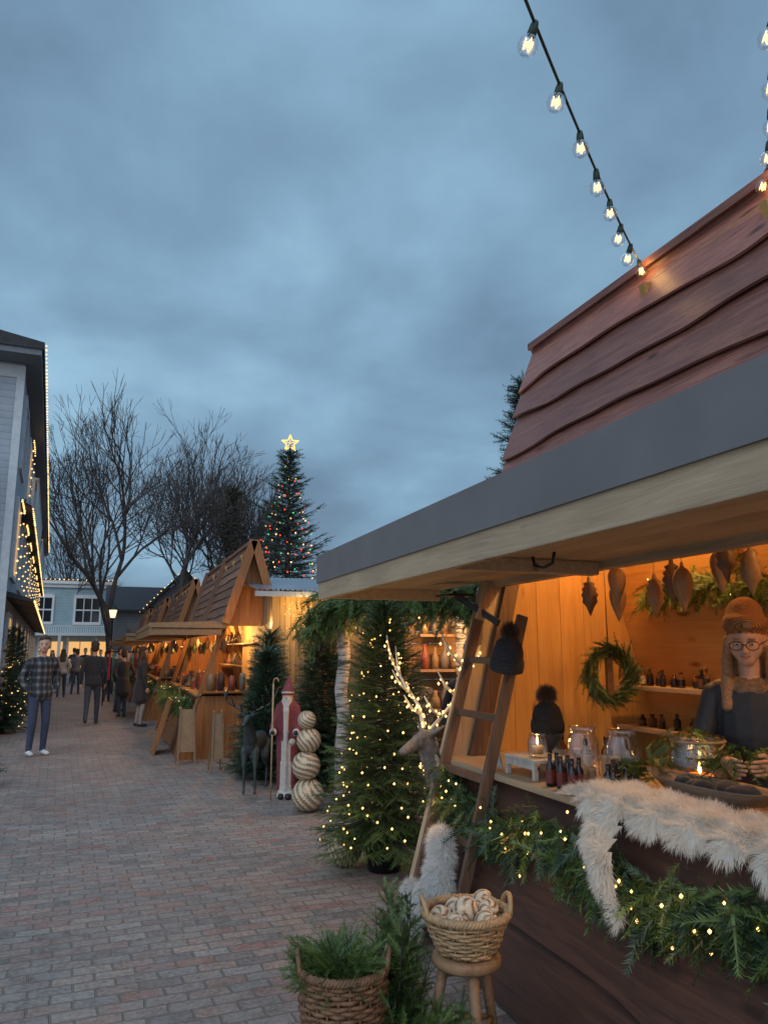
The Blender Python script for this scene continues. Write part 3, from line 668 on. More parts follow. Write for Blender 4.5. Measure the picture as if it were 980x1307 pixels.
def stripeball(mb,c,r,mats=(0,1),k=7,tw=2.2,R=None,n=56,m=20,thr=-.0):
    ph=np.linspace(-np.pi/2,np.pi/2,m);a=np.linspace(0,2*np.pi,n,endpoint=False);P=[]
    for p in ph:
        rr=r*(1+.03*np.cos(k*(a+tw*np.sin(p))))
        P.append(np.stack([rr*np.cos(p)*np.cos(a),rr*np.cos(p)*np.sin(a),rr*np.sin(p)],1))
    P=np.concatenate(P)
    if R is not None:P=P@R.T
    F=[[],[]]
    for i in range(m-1):
        for j in range(n):
            q=math.cos(k*((j+.5)/n*2*math.pi+tw*math.sin((ph[i]+ph[i+1])/2)));F[0 if q>thr else 1].append((i*n+j,i*n+(j+1)%n,(i+1)*n+(j+1)%n,(i+1)*n+j))
    P=P+np.array(c)
    n0=mb.n;mb.v.append(P);mb.n+=len(P)
    for t in(0,1):mb.ch.append((np.array(F[t])+n0,mats[t],True))
M['champ']=pbr('champagne_gloss',(.36,.24,.13),.28,.12,10,.03,metal=.5)
M['ivory']=pbr('ivory_glitter',(.58,.49,.37),.5,.12,80,.2)
def basket(name,c,r0,r1,h,mat,rows=16,st=22,tr=.008,handles=True):
    rt=root(name,c);b_=MB();c=np.array(c,float);n=st*6
    for i in range(rows):
        t=i/(rows-1);z=h*t;R=r0+(r1-r0)*t**.8;a=np.linspace(0,2*np.pi,n+1);rr=R+tr*.7*np.sin(a*st/2+ (i%2)*np.pi)+.003*np.sin(a*3+i)
        b_.tube(np.stack([c[0]+rr*np.cos(a),c[1]+rr*np.sin(a),c[2]+z+tr+.003*np.sin(a*2+i*1.7)],1),h/rows*.56,6,0,cap=False)
    for j in range(st):
        a=2*np.pi*(j+.5)/st;b_.tube([(c[0]+(r0+(r1-r0)*t**.8)*math.cos(a),c[1]+(r0+(r1-r0)*t**.8)*math.sin(a),c[2]+h*t) for t in np.linspace(0,1,6)],tr*.6,5,0)
    for q in range(3):
        a=np.linspace(0,2*np.pi,121);ph=a*26+q*2.09
        b_.tube(np.stack([c[0]+(r1+.011*np.cos(ph))*np.cos(a),c[1]+(r1+.011*np.cos(ph))*np.sin(a),c[2]+h+.012+.011*np.sin(ph)],1),.008,6,0,cap=False)
    b_.lathe([(.001,.006),(r0,.006)],c,24,0)
    if handles:
        for s in(-.25,math.pi-.25):
            hp=[]
            for t in np.linspace(0,math.pi,14):
                aa=s+.38*math.cos(t);hp.append(c+V((r1+.01)*math.cos(aa),(r1+.01)*math.sin(aa),h+.01+.06*math.sin(t)))
            b_.tube(hp,.010,8,0)
    b_.build('weave',mat,rt);return rt
st=root('wooden_stool',(1.40,2.97,0));s_=MB()
s_.lathe([(.001,.40),(.125,.40),(.135,.41),(.135,.432),(.127,.44),(.001,.44)],(1.40,2.97,0),32)
for k in range(3):
    a=math.radians(-100+k*120);s_.tube([(1.40+.09*math.cos(a),2.97+.09*math.sin(a),.40),(1.40+.17*math.cos(a),2.97+.17*math.sin(a),.0)],[.022,.017],10)
for k in range(3):
    a=math.radians(-100+k*120);b1=math.radians(20+k*120);s_.tube([(1.40+.14*math.cos(a),2.97+.14*math.sin(a),.18),(1.40+.14*math.cos(b1),2.97+.14*math.sin(b1),.18)],.011,8)
s_.build('seat_and_legs',M['tan'],st)
bk=basket('ornament_basket',(1.40,2.97,.445),.105,.165,.135,M['wick2'],13,20,.007)
om=MB();r=random.Random(3)
for (x,y,z,q) in[(-.07,-.07,.12,.05),(.05,-.08,.12,.048),(-.09,.04,.12,.046),(.0,.0,.15,.052),(.09,.03,.13,.05),(.0,.09,.13,.046),(-.05,-.01,.10,.05),(.08,-.04,.155,.04),(.03,.06,.1,.045),(.115,.075,.15,.045)]:
    stripeball(om,(1.40+x,2.97+y,.445+z),q,(0,1),5,1.4,rotm(r.uniform(20,70),r.uniform(-50,50),0),80,24,-.35)
om.build('ornaments',[M['ivory'],M['champ']],bk)
gb=basket('wicker_basket',(.93,3.08,0),.125,.165,.40,M['wick'],26,24,.009)
g=MB()
def bunch(mb,c,n,rad,dirs,size,mat,bases,up=.7):
    T=[];D=[];S=[]
    for _ in range(n):
        a=nr.uniform(0,6.28);q=rad*math.sqrt(nr.uniform(0,1));T.append(np.array(c)+V(q*math.cos(a),q*math.sin(a),nr.uniform(-.04,.04)));D.append(V(math.cos(a)*nr.uniform(.2,1.2),math.sin(a)*nr.uniform(.2,1.2),up*nr.uniform(.1,1.))+np.array(dirs));S.append(size*nr.uniform(.6,1.3))
    scatter(mb,bases,T,D,S,mat,.7)
bunch(g,(.92,3.09,.40),260,.11,(-.15,.0,0),.52,0,CEDB,.6);bunch(g,(.90,3.12,.42),150,.11,(-.1,.1,0),.85,1,FIR,.8);g.build('cedar_greens',[M['cedarleaf'],M['needle']],gb)
g=MB();tr=MB()
r=np.random.default_rng(5)
for k in range(60):
    base=V(1.18+r.uniform(-.08,.08),3.22+r.uniform(-.08,.1),.02);d=nrm(V(r.uniform(-.18,.22),r.uniform(-.25,.25),1));L=r.uniform(.30,.60)
    if k>34:d=nrm(V(r.uniform(-.3,.6),r.uniform(-1.,-.4),r.uniform(.25,.8)));L=r.uniform(.2,.36);base=base+V(.02,-.12,.05)
    tr.tube([base,base+d*L],[.005,.002],5)
    T=[];D=[];S=[]
    for j in range(int(L/.016)):
        t=(j+2)/(L/.016+2);p=base+d*L*t;sd=nrm(np.cross(d,r.normal(0,1,3)));T.append(p);D.append(d*.9+sd*.7-V(0,0,.15));S.append(.52*(1.3-t*.6)*r.uniform(.8,1.2))
    scatter(g,CEDB if k%3 else FIR,T,D,np.array(S)*(1 if k%3 else 1.5),k%2,.8)
eb=root('evergreen_boughs',(1.2,3.2,0));g.build('needles',[M['cedarleaf'],M['needle']],eb);tr.build('stems',M['bark'],eb)
# ladder
ld=root('wooden_ladder',(1.72,4.1,0));l=MB();lx=lambda z:1.70+.28*z
for y in(3.86,4.42):l.beam((lx(0),y,0),(lx(1.80),y,1.80),.03,.062,0,side=(0,1,0))
for z in(.28,.60,.92,1.24,1.55):l.beam((lx(z),3.85,z),(lx(z),4.43,z),.028,.04,0,side=(1,0,0))
l.build('rails_and_rungs',M['brown'],ld,bevel=.004)
def fur(mb,P,N,L,w,mat,grav=.5,curl=.35,seed=0):
    r=np.random.default_rng(seed);P=np.asarray(P);N=np.asarray(N,float);K=len(P)
    D=N+r.normal(0,curl,(K,3));D/=np.linalg.norm(D,axis=1)[:,None];l=L*r.uniform(.6,1.2,(K,1))
    m_=P+D*l*.5;D2=D+V(0,0,-grav)+r.normal(0,curl*.8,(K,3));D2/=np.linalg.norm(D2,axis=1)[:,None];e=m_+D2*l*.5
    S=np.cross(D,r.normal(0,1,(K,3)));S/=np.linalg.norm(S,axis=1)[:,None]+1e-9;S*=w/2
    Vv=np.stack([P-S,P+S,m_-S*.7,m_+S*.7,e],1).reshape(-1,3);i=np.arange(K)*5
    mb.add(Vv,np.concatenate([np.stack([i,i+1,i+3,i+2],1)]),mat);mb.ch.append((np.stack([i+2,i+3,i+4],1)+mb.n-len(Vv),mat,False))
M['fur']=furmat('white_fur',(.95,.92,.85),.15)
M['furg']=furmat('grey_white_fur',(.88,.88,.86),.3)
M['furb']=pbr('brown_fur',(.14,.085,.055),.8,.3,14,0,isl=.5)
cx=1.82+.29*.95-.10
def hide(a,b):
    cap=lambda p,q,r0,r1:(lambda t:math.hypot(a-(p[0]+(q[0]-p[0])*t),b-(p[1]+(q[1]-p[1])*t))-(r0+(r1-r0)*t))(max(0,min(1,((a-p[0])*(q[0]-p[0])+(b-p[1])*(q[1]-p[1]))/((q[0]-p[0])**2+(q[1]-p[1])**2))))
    return min(cap((-.75,-.10),(.30,-.10),.11,.13),cap((.20,-.03),(.02,.33),.11,.028),cap((.28,-.08),(.52,-.06),.08,.04),cap((-.6,-.05),(-.8,.02),.08,.05))+.018*math.sin(a*31)*math.cos(b*23)
def hmap(a,b):
    y=2.60+a;e=hide(a,b);puff=.05*min(1,max(0,-e)/.06)
    if b<-.01:return V(cx-b,y,.968+puff),V(-.15,0,1)
    t=min(1,(b+.01)/.05);return V(cx-.01-.12*min(1,max(0,b)/.12)-puff*.7*t,y,.968+puff*(1-t)-max(0,b)),nrm(V(-1,0,1.05-t))
sk=MB();sk_P=[];sk_N=[];st_=.02;cells=[(i*st_,j*st_) for i in range(-48,36) for j in range(-14,22) if hide(i*st_,j*st_)<0]
for a,b_ in cells:
    q=[hmap(a+dx,b_+dy)[0] for dx,dy in((0,0),(st_,0),(st_,st_),(0,st_))];sk.add(q,[(0,1,2,3)],0)
for _ in range(46000):
    a,b_=cells[nr.integers(0,len(cells))];a+=nr.uniform(0,st_);b_+=nr.uniform(0,st_);p,n=hmap(a,b_)
    e=1e-2;gx=hide(a+e,b_)-hide(a-e,b_);gy=hide(a,b_+e)-hide(a,b_-e);gd=V(0,gx,0)+(V(-gy,0,0) if b_<0 else V(0,0,-gy))
    cl=V(math.sin(a*40+b_*25),math.cos(a*33-b_*30),math.sin(a*27+b_*38))*.4
    g_=nrm(gd)*(.9 if hide(a,b_)>-.03 else .35);sk_P.append(p);sk_N.append(n*.7+g_+cl+V(-.1 if b_>-.05 else 0,0,-.35 if b_>0 else 0))
fur(sk,sk_P,sk_N,.050,.0024,0,.5,.28,1);sk.build('sheepskin_rug',M['fur'],origin=(cx,2.6,.97))
fs=MB();P_=[];N_=[]
ell=[((4.09,.54),(.15,.13),.06),((4.04,.40),(.16,.14),.07),((4.12,.28),(.12,.10),.06),((4.32,.22),(.09,.12),.05),((4.24,.13),(.06,.08),.04)]
for (y,z),(ry,rz),rx in ell:
    fs.sph((lx(z)-.06,y,z),(rx*.7,ry*.75,rz*.8),0,14)
    for _ in range(5200):
        n=nr.normal(0,1,3);n/=np.linalg.norm(n)
        if n[0]>.4:continue
        P_.append(V(lx(z)-.06,y,z)+n*V(rx*.7,ry*.75,rz*.8));N_.append(nrm(n/V(rx,ry,rz))+V(0,0,-.3)+V(0,math.sin(n[2]*9),math.cos(n[1]*8))*.3)
fur(fs,P_,N_,.05,.0026,0,.6,.3,2);fs.build('fur_throw',M['furg'],origin=(1.8,4.1,.4))
def pomhat(name,c,r,h,mat,pm,tilt=0,pr=.05):
    rt=root(name,c);m_=MB();R=rotm(x=tilt)
    m_.lathe([(r*.92,-.005),(r*1.06,0),(r*1.1,.03),(r*1.06,.062),(r,.066),(r*.98,h*.55),(r*.8,h*.8),(r*.45,h*.96),(.001,h)],c,28,0,R)
    m_.build('knit',mat,rt);f=MB();pc=np.array(c)+R@V(0,0,h+pr*.5);n=nr.normal(0,1,(3500,3));n/=np.linalg.norm(n,axis=1)[:,None];f.sph(pc,pr*.5)
    fur(f,pc+n*pr*.45,n,pr*.75,.0018,0,.2,.3,4);f.build('pompom',pm,rt);return rt
def knit(name,col):
    m,nt,b=newmat(name);co=objco(nt);w=nt.nodes.new('ShaderNodeTexWave');w.wave_type='BANDS';w.bands_direction='DIAGONAL';w.inputs['Scale'].default_value=40;w.inputs['Distortion'].default_value=2;nt.links.new(co,w.inputs['Vector'])
    nt.links.new(ramp(nt,w.outputs['Fac'],[(0,sc_(col,.6)),(1,sc_(col,1.2))]),b.inputs['Base Color']);b.inputs['Roughness'].default_value=.9;bump(nt,b,w.outputs['Fac'],.6,.01);return m
M['knitd']=knit('charcoal_knit',(.03,.03,.036));M['knitb']=knit('black_knit',(.015,.015,.017));M['knito']=knit('rust_knit',(.30,.13,.045))
pomhat('knit_hat',(2.06,3.80,1.50),.085,.19,M['knitd'],M['furb'],14,.052)
hd_=pomhat('knit_hat',(2.34,3.86,1.16),.085,.17,M['knitb'],M['furb'],0,.06)
ds=MB();ds.lathe([(.001,0),(.07,0),(.07,.012),(.02,.03),(.02,.1),(.06,.14),(.088,.2),(.001,.24)],(2.34,3.86,.962),24);ds.build('head_stand',M['blackcloth'],hd_)
wd=wood('turned_wood',(.34,.17,.07),(.56,.33,.15),2,.45,.35,knots=False)
wdark=wood('turned_wood_dark',(.16,.08,.035),(.30,.165,.08),2,.45,.35,knots=False)
pr1=[(.001,.10),(.008,.098),(.01,.075),(.03,.06),(.044,.03),(.047,0),(.040,-.04),(.022,-.09),(.008,-.125),(.001,-.14)]
pr2=[(.001,.10),(.01,.09),(.012,.07),(.035,.055),(.028,.04),(.045,.025),(.036,.01),(.05,-.01),(.038,-.03),(.044,-.05),(.024,-.075),(.014,-.1),(.001,-.13)]
for i,(y,z,kk) in enumerate([(3.78,1.93,1),(3.58,1.90,0),(3.44,1.98,0),(3.26,1.90,1),(3.10,1.96,1),(2.95,1.92,0),(2.82,2.0,0),(2.70,2.03,1),(2.56,1.96,1),(2.42,1.9,0),(2.3,1.98,1),(2.15,1.93,0),(2.0,1.98,1)]):
    h_=MB();c=(2.60+.06*math.sin(i*2.3),y,z);h_.lathe(pr2 if kk else pr1,c,20,0);h_.cyl((c[0],y,z+.09),(c[0],y,2.32),.0018,n=5,mat=1)
    h_.build('hanging_wooden_ornament',[wdark if i in(0,4,7,10) else wd,M['cream']],origin=c)
rd=MB();rd.bb(2.56,2.64,-.4,4.5,2.3,2.35);rd.build('hanging_rail',M['pine'],near_rt)
garland('interior_garland',[(3.38,4.3,1.96),(3.36,3.8,2.02),(3.36,3.2,1.96),(3.36,2.6,2.0),(3.36,1.6,1.98)],1100,.7,[CEDB,PINE],[M['cedarleaf'],M['needle']],.09,8,.007,.9)
wr=MB();wc=V(3.02,4.22,1.46);T=[];D=[];S=[];
for k in range(800):
    a=nr.uniform(0,6.28);rr=.145+nr.normal(0,.02);T.append(wc+V(rr*math.cos(a),nr.normal(0,.025),rr*math.sin(a)));tn=V(-math.sin(a),0,math.cos(a));D.append(tn*1.0+V(math.cos(a),0,math.sin(a))*nr.uniform(-.5,.8)+V(0,nr.uniform(-.8,.1),0));S.append(.42*nr.uniform(.7,1.2))
scatter(wr,CEDB,T[:480],D[:480],S[:480],0);scatter(wr,FIR,T[480:],D[480:],np.array(S[480:])*1.5,1)
wr.bb(3.0,3.045,4.21,4.235,1.28,1.60,2);wr.cyl((3.02,4.22,1.6),(3.02,4.22,2.32),.004,n=6,mat=2)
wr.build('christmas_wreath',[M['needle'],M['needleD'],M['wick']],origin=wc)
M['redlab']=pbr('red_label',(.13,.025,.025),.4,.2);M['dkglass']=pbr('dark_bottle_glass',(.02,.012,.012),.12,.1,5,0);M['paper']=pbr('paper_label',(.42,.36,.28),.7,.08);M['amber']=pbr('amber_glass',(.12,.05,.015),.12,.1,5,0)
def bottle(mb,c,r,h,lab=1,body=0):
    mb.lathe([(.001,0),(r,0),(r,h*.62),(r*.45,h*.76),(r*.42,h*.86),(.001,h*.86)],c,14,body);mb.lathe([(r*1.02,h*.1),(r*1.02,h*.52)],c,14,lab);mb.lathe([(r*.5,h*.84),(r*.5,h),(.001,h)],c,12,0)
sh=root('wall_shelf',(3.45,3.8,1.38));m_=MB()
for z in(1.38,1.12):m_.bb(3.26,3.52,3.1,4.5,z-.025,z)
m_.build('boards',M['pine'],sh);m_=MB();r=random.Random(9)
y=3.2
while y<4.4:
    m_h=r.uniform(.07,.13);bottle(m_,(3.34+r.uniform(-.02,.04),y,1.381),r.uniform(.016,.026),m_h,r.choice([0,2,3,0]),r.choice([0,0,3]));y+=r.uniform(.045,.10)
y=3.2
while y<4.4:
    bottle(m_,(3.34+r.uniform(-.02,.04),y,1.121),r.uniform(.02,.035),r.uniform(.06,.13),r.choice([0,2,3]),r.choice([0,3]));y+=r.uniform(.08,.16)
m_.build('bottles',[M['dkglass'],M['redlab'],M['paper'],M['amber']],sh)
zt=.962
cr=root('display_crate',(2.16,3.68,zt));m_=MB()
m_.bb(2.05,2.29,3.52,3.84,zt+.085,zt+.10);
for x in(2.065,2.275):
    m_.bb(x-.01,x+.01,3.53,3.83,zt+.05,zt+.085)
    for y in(3.54,3.82):m_.bb(x-.012,x+.012,y-.012,y+.012,zt,zt+.05)
m_.build('riser',M['greyrustic'],cr,bevel=.002)
def jar(name,c,r,h,mouth=.8):
    rt=root(name,c);m_=MB();m_.lathe([(.001,.004),(r*.9,.004),(r,.02),(r,h*.72),(r*mouth,h*.86),(r*mouth*.98,h*.94),(r*mouth*1.12,h),(r*mouth*1.05,h),(r*mouth*.93,h*.94),(r*mouth*.94,h*.86),(r*.955,h*.71),(r*.955,.03),(.001,.015)],c,32)
    m_.build('glass',M['glass'],rt);return rt
j=jar('candle_lantern',(2.13,3.62,zt+.10),.05,.12);m_=MB();m_.lathe([(.001,0),(.03,0),(.03,.04),(.001,.04)],(2.13,3.62,zt+.12),16,0);m_.lathe([(.001,0),(.006,.01),(.004,.03),(.001,.04)],(2.13,3.62,zt+.165),8,1)
m_.build('candle',[M['wick2'],M['flame']],j);plight('candle_light',(2.13,3.62,zt+.22),.3,parent=j,r=.01)
m_=MB()
for i in range(6):bottle(m_,(2.06+(i%2)*.05,3.20+(i//2)*.095+.02*(i%2),zt),.021,.15,1)
m_.build('sauce_bottles',[M['dkglass'],M['redlab']],origin=(2.08,3.3,zt))
j=jar('glass_jar',(2.27,3.42,zt),.078,.27)
m_=MB()
for k in range(6):
    a=k*1.05;m_.lathe([(.001,0),(.02,0),(.02,.05),(.001,.055)],(2.27+.042*math.cos(a),3.42+.042*math.sin(a),zt+.02),10,k%2)
m_.build('tealights',[M['wick2'],M['paper']],j)
j=jar('glass_jar',(2.36,3.22,zt),.082,.27);m_=MB()
for i in range(7):
    a=i*.9;m_.lathe([(.001,0),(.022,0),(.022,.075),(.012,.09),(.012,.11),(.001,.11)],(2.36+.048*math.cos(a),3.22+.048*math.sin(a),zt+.02+(.0)),12,0);m_.lathe([(.0226,.02),(.0226,.05)],(2.36+.048*math.cos(a),3.22+.048*math.sin(a),zt+.02),12,1)
m_.build('small_bottles',[M['dkglass'],M['paper']],j)
m_=MB()
for i in range(5):bottle(m_,(2.20+.055*(i%3),3.08+.06*(i//3)-.02*(i%2),zt),.023,.13,2)
m_.build('essence_bottles',[M['dkglass'],M['redlab'],M['paper']],origin=(2.25,3.1,zt))
m_=MB()
for i in range(7):
    c=(2.5+.05*(i%2),3.5+i*.12,zt)
    if i%3:bottle(m_,c,.03,.17+.02*(i%2),2,3)
    else:m_.box((c[0],c[1],zt+.05),(.08,.08,.10),2,rotm(z=i*20))
m_.build('gift_bottles',[M['dkglass'],M['redlab'],M['paper'],M['amber']],origin=(2.5,3.8,zt))
j=jar('candle_jar',(2.50,2.87,zt),.125,.27,mouth=.86);m_=MB();m_.lathe([(.001,0),(.052,0),(.055,.01),(.055,.085),(.045,.09),(.03,.083),(.001,.083)],(2.50,2.87,zt+.02),24,0);m_.lathe([(.001,0),(.008,.012),(.005,.035),(.001,.05)],(2.50,2.87,zt+.108),10,1)
a=np.linspace(0,6.28,40);m_.tube(np.stack([2.50+.112*np.cos(a),2.87+.112*np.sin(a),np.full(40,zt+.25)],1),.007,6,2)
for q in range(3):m_.tube([(2.50+.112*math.cos(t),2.87+.112*math.sin(t),zt+.245-.03*abs(math.sin(t*2+q))) for t in np.linspace(q*2,q*2+2,12)],.004,6,2)
m_.build('candle',[M['candle'],M['flame'],M['wick2']],j);plight('candle_light',(2.50,2.87,zt+.2),.8,(1,.5,.18),.01,j)
g=MB();bunch(g,(2.50,2.95,zt+.26),70,.10,(-.1,.3,-.5),.45,0,CEDB,.4);bunch(g,(2.58,2.70,zt+.2),110,.11,(-.3,-.2,-.4),.55,0,CEDB,.4);bunch(g,(2.35,3.02,zt+.12),60,.06,(-.2,.2,-.1),.5,0,CEDB,.4);g.build('jar_greens',[M['cedarleaf']],j)
db=root('dough_bowl',(2.2,2.55,zt));m_=MB();n=40;k=[]
for rr,z in((.2,.004),(.7,.02),(1.,.062),(1.03,.066),(.95,.06),(.65,.03),(.1,.014)):
    k.append([(2.32+.115*rr*math.cos(t),2.60+.36*rr*math.sin(t),zt+.022+z*1.5+.02*abs(math.sin(t))**6) for t in np.linspace(0,6.2832,n,endpoint=False)])
m_.add(np.array(k).reshape(-1,3),[(i*n+q,i*n+(q+1)%n,(i+1)*n+(q+1)%n,(i+1)*n+q) for i in range(6) for q in range(n)]+[tuple(range(n))],0,True)
m_.build('bowl',wood('weathered_bowl',(.16,.11,.075),(.34,.26,.19),1,.6,.1),db)
m_=MB()
for q in range(7):m_.sph((2.31+nr.uniform(-.04,.05),2.42+q*.06,zt+.10),(.05,.045,.028),0,10,rotm(nr.uniform(-40,40),nr.uniform(-40,40),nr.uniform(0,90)))
m_.build('dark_pouches',M['blackcloth'],db)
m_=MB();m_.box((2.06,3.93,zt+.06),(.004,.09,.10),0,rotm(y=-12));m_.box((2.0565,3.93,zt+.06),(.004,.07,.08),1,rotm(y=-12));m_.build('price_card',[M['paper'],M['cream']],origin=(2.06,3.93,zt))
cg=[(1.98,4.5,.90)]
for k in range(1,13):cg.append((1.965-.02*(k%2),4.5-k*.4,.78-.045*(k%3)))
garland('counter_garland',cg,3000,.75,[CEDB,FIR,CEDB,PINE],[M['cedarleaf'],M['needle'],M['needleD'],M['cedarleaf']],.09,85,.008,1.0)
for y in(4.2,3.3,2.4,1.5):plight('garland_glow',(1.74,y,.74),.8,parent=near_rt,r=.05)
coat=pbr('navy_jacket',(.025,.027,.035),.6,.2,20,.2)
person('market_vendor',(2.80,2.84,.08),-50,1.68,top=coat,hair=M['blond'],hat=M['knito'],scarf=pbr('tan_scarf',(.20,.13,.08),.9,.4,40,.5),arms='work',female=True,voxel=.007,nod=.22,face_detail=True,longhair=True)

# ------------------------------------------------------------ trees near
conifer('potted_christmas_tree',(2.05,5.75,0),1.74,.50,340,.036,M['needle'],FIR,1.15,.27,.62,160,.0088,pot=(.16,.26),droop=.3,seed=4)
for z in(.6,1.1,1.6):plight('tree_glow',(1.66,5.28,z),1.2,r=.1)
conifer('potted_spruce',(2.0,10.2,0),1.45,.42,230,.045,M['needleD'],FIR,1.7,.2,.8,pot=(.15,.22),seed=5)
conifer('potted_spruce',(2.55,9.45,0),1.85,.50,280,.045,M['needleD'],FIR,1.7,.2,.8,pot=(.15,.22),seed=6)
conifer('potted_spruce',(2.2,11.0,0),1.7,.45,200,.05,M['needleD'],FIR,1.8,.2,.8,pot=(.15,.22),seed=16)
for i,(x,y,h) in enumerate([(-2.35,15.3,1.7),(-1.95,17.6,1.9),(-2.1,20,2.),(-2.3,23.5,2.0),(-1.72,10.6,1.0)]):
    conifer('potted_spruce',(x,y,0),h,.5,150,.07,M['needleD'],COARSE,1.8,.2,.8,lights=50 if i in(1,2,3) else 0,lr=.014,lmats=[M['warm2']],pot=(.18,.22),seed=20+i)
conifer('christmas_tree',(7.6,34.5,0),10.6,2.75,250,.27,M['needleF'],COARSE,4.4,.6,.85,330,.044,[M['redb'],M['greenb'],M['warm2'],M['redb'],M['warm2']],droop=.12,seed=8,star=.42,irr=.33)
conifer('spruce_tree',(6.4,44,0),10.8,2.3,200,.4,foliage('olive_needles',(.03,.035,.02),(.10,.085,.045),.5),COARSE,5,.4,.8,droop=.2,seed=9,irr=.25)
conifer('spruce_tree',(11.0,18.8,0),9.2,1.9,300,.25,M['needleF'],COARSE,4,.4,.8,droop=.2,seed=10,irr=.2)
M['bark2']=pbr('bare_bark',(.075,.06,.055),.9,.3,2,.05)
def baretree(name,loc,H,seed,spread=.5,r0=None):
    r=random.Random(seed);mb=MB()
    def rec(p,d,L,rad,dep):
        n=3;pts=[p];
        for i in range(n):
            d=nrm(d+np.array([r.gauss(0,.08),r.gauss(0,.08),r.gauss(.05,.05)]));p=p+d*L/n;pts.append(p)
        mb.tube(pts,np.linspace(rad,max(rad*.68,.009),n+1),6 if dep<2 else 3,cap=False)
        if dep>=8:return
        k=3 if dep<5 else 2
        for i in range(k):
            a=r.uniform(0,6.28);_,u,w=basis(d);sp=spread*r.uniform(.55,1.25) if i else spread*.3
            nd=nrm(d+(u*math.cos(a)+w*math.sin(a))*sp);q=pts[-1] if i<2 else pts[-2];rec(q,nd,L*r.uniform(.68,.88),max(rad*(.62 if i else .72),.012),dep+1)
    rec(np.array(loc,float),V(0,0,1),H*.19,r0 or H*.0125,0)
    mb.build(name,M['bark2'],origin=loc)
for i,(x,y,h) in enumerate([(.3,44,18.5),(3.4,46,19),(6.8,48,17.5),(9.6,54,16),(-2.6,62,14)]):baretree('bare_tree',(x,y,0),h,50+i,.56)
g=MB();T=[];D=[];S=[]
for k in range(5200):
    x=nr.uniform(-60,90);T.append(V(x,74+nr.uniform(0,4),abs(nr.normal(0,1))*2.0));D.append(nr.normal(0,1,3)+V(0,0,.8));S.append(nr.uniform(8,14))
scatter(g,COARSE,T,D,S,0,1);g.build('distant_trees',M['needleF'],origin=(0,74,0))

# ------------------------------------------------------------ decor along the street
oc=MB();z=0
for i,q in enumerate((.165,.145,.125,.095)):
    stripeball(oc,(2.02+.012*(-1)**i,8.02,z+q*.98),q,(0,1),9,1.6,rotm(16*(-1)**i,10*(-1)**i,i*40),108,30,-.1);z+=q*1.86
oc.build('stacked_ornament_sculpture',[M['champ'],M['ivory']],origin=(2.02,8.02,0))
om=MB();stripeball(om,(1.80,5.95,.13),.13,(0,1),9,2,rotm(20,30,10),96,30);om.lathe([(.001,.0),(.02,0),(.02,.03),(.001,.03)],(1.80,5.95,.255),10,0);om.build('ball_ornament',[M['champ'],M['ivory']],origin=(1.80,5.95,.13))
deer('deer_statue',(1.72,9.35,0),-115,.80,[pbr('verdigris_bronze',(.05,.06,.06),.5,.4,14,.3,metal=.3)]*3,anth=.22)
deer('reindeer_statue',(2.42,5.02,0),-158,.98,[pbr('grey_fur_deer',(.20,.18,.17),.8,.4,30,.5),pbr('white_antler',(.8,.74,.62),.5,.1),M['warm']],True,.46)
plight('antler_glow',(1.95,4.75,1.35),.8,r=.1)
rt=root('santa_statue',(1.98,8.8,0));P=[];A=lambda p0,p1,r0,r1,sq,l:P.append((p0,p1,r0,r1,sq,l))
A((0,0,.10),(0,0,.65),.085,.085,(1,.8,1),1);A((0,0,.65),(0,0,.98),.09,.115,(1,.8,1),0);A((0,0,.03),(0,0,.06),.11,.10,(1,.85,.5),1)
for s in(-1,1):A((s*.06,.01,.12),(s*.075,.0,.95),.05,.06,(1,1.1,1),0)
A((0,-.065,.10),(0,-.09,.95),.022,.026,(1,1,1),1);A((-.04,0,.03),(-.04,-.09,.03),.035,.035,(1,1,1),3);A((.04,0,.03),(.04,-.09,.03),.035,.035,(1,1,1),3)
A((0,-.02,1.09),(0,-.02,1.12),.062,.062,(1,1,1),2);A((0,-.06,1.06),(0,-.085,.90),.048,.02,(1.2,.7,1),1);A((0,-.02,1.15),(0,.03,1.31),.072,.015,(1,1,1),0);A((0,-.02,1.145),(0,-.02,1.15),.076,.076,(1,1,.3),1)
A((0,-.085,1.1),(0,-.092,1.095),.013,.014,(1,1,1),2)
for s in(-1,1):
    A((s*.10,0,.98),(s*.15,-.03,.78),.04,.04,(1,1,1),0);A((s*.15,-.03,.78),(s*.13,-.12,.72),.04,.045,(1,1,1),0);A((s*.13,-.13,.72),(s*.13,-.14,.72),.042,.042,(1,1,1),1);A((s*.13,-.16,.72),(s*.13,-.18,.72),.025,.025,(1,1,1),3)
def ex(o):
    o.cyl((-.13,-.18,.01),(-.13,-.18,1.25),.010,n=8,mat=4)
    for s in(-1,1):o.sph((s*.022,-.078,1.125),.007,3,8)
    o.tube([(-.13,-.18,1.25),(-.12,-.18,1.30),(-.09,-.18,1.31),(-.07,-.18,1.27)],.010,8,4)
    stripeball(o,(.10,-.2,.62),.04,(1,4),6,2)
fuse(P,.011,'figure',[pbr('santa_red',(.17,.03,.035),.7,.2,20,.2),pbr('santa_white',(.50,.46,.42),.8,.15,30,.4),M['skin'],M['black'],M['wick2']],rt,(rotm(z=-25)*1.0,V(1.98,8.8,0)),2,ex)
m,nt,b=newmat('birch_bark');co=objco(nt);mp=nt.nodes.new('ShaderNodeMapping');mp.inputs['Scale'].default_value=(4,4,26);nt.links.new(co,mp.inputs['Vector'])
c=ramp(nt,noise(nt,mp.outputs[0],1.2,4,.6,.4),[(.40,(.04,.035,.03)),(.49,(.34,.30,.27)),(.7,(.50,.46,.42))]);nt.links.new(c,b.inputs['Base Color']);b.inputs['Roughness'].default_value=.7;M['birch']=m
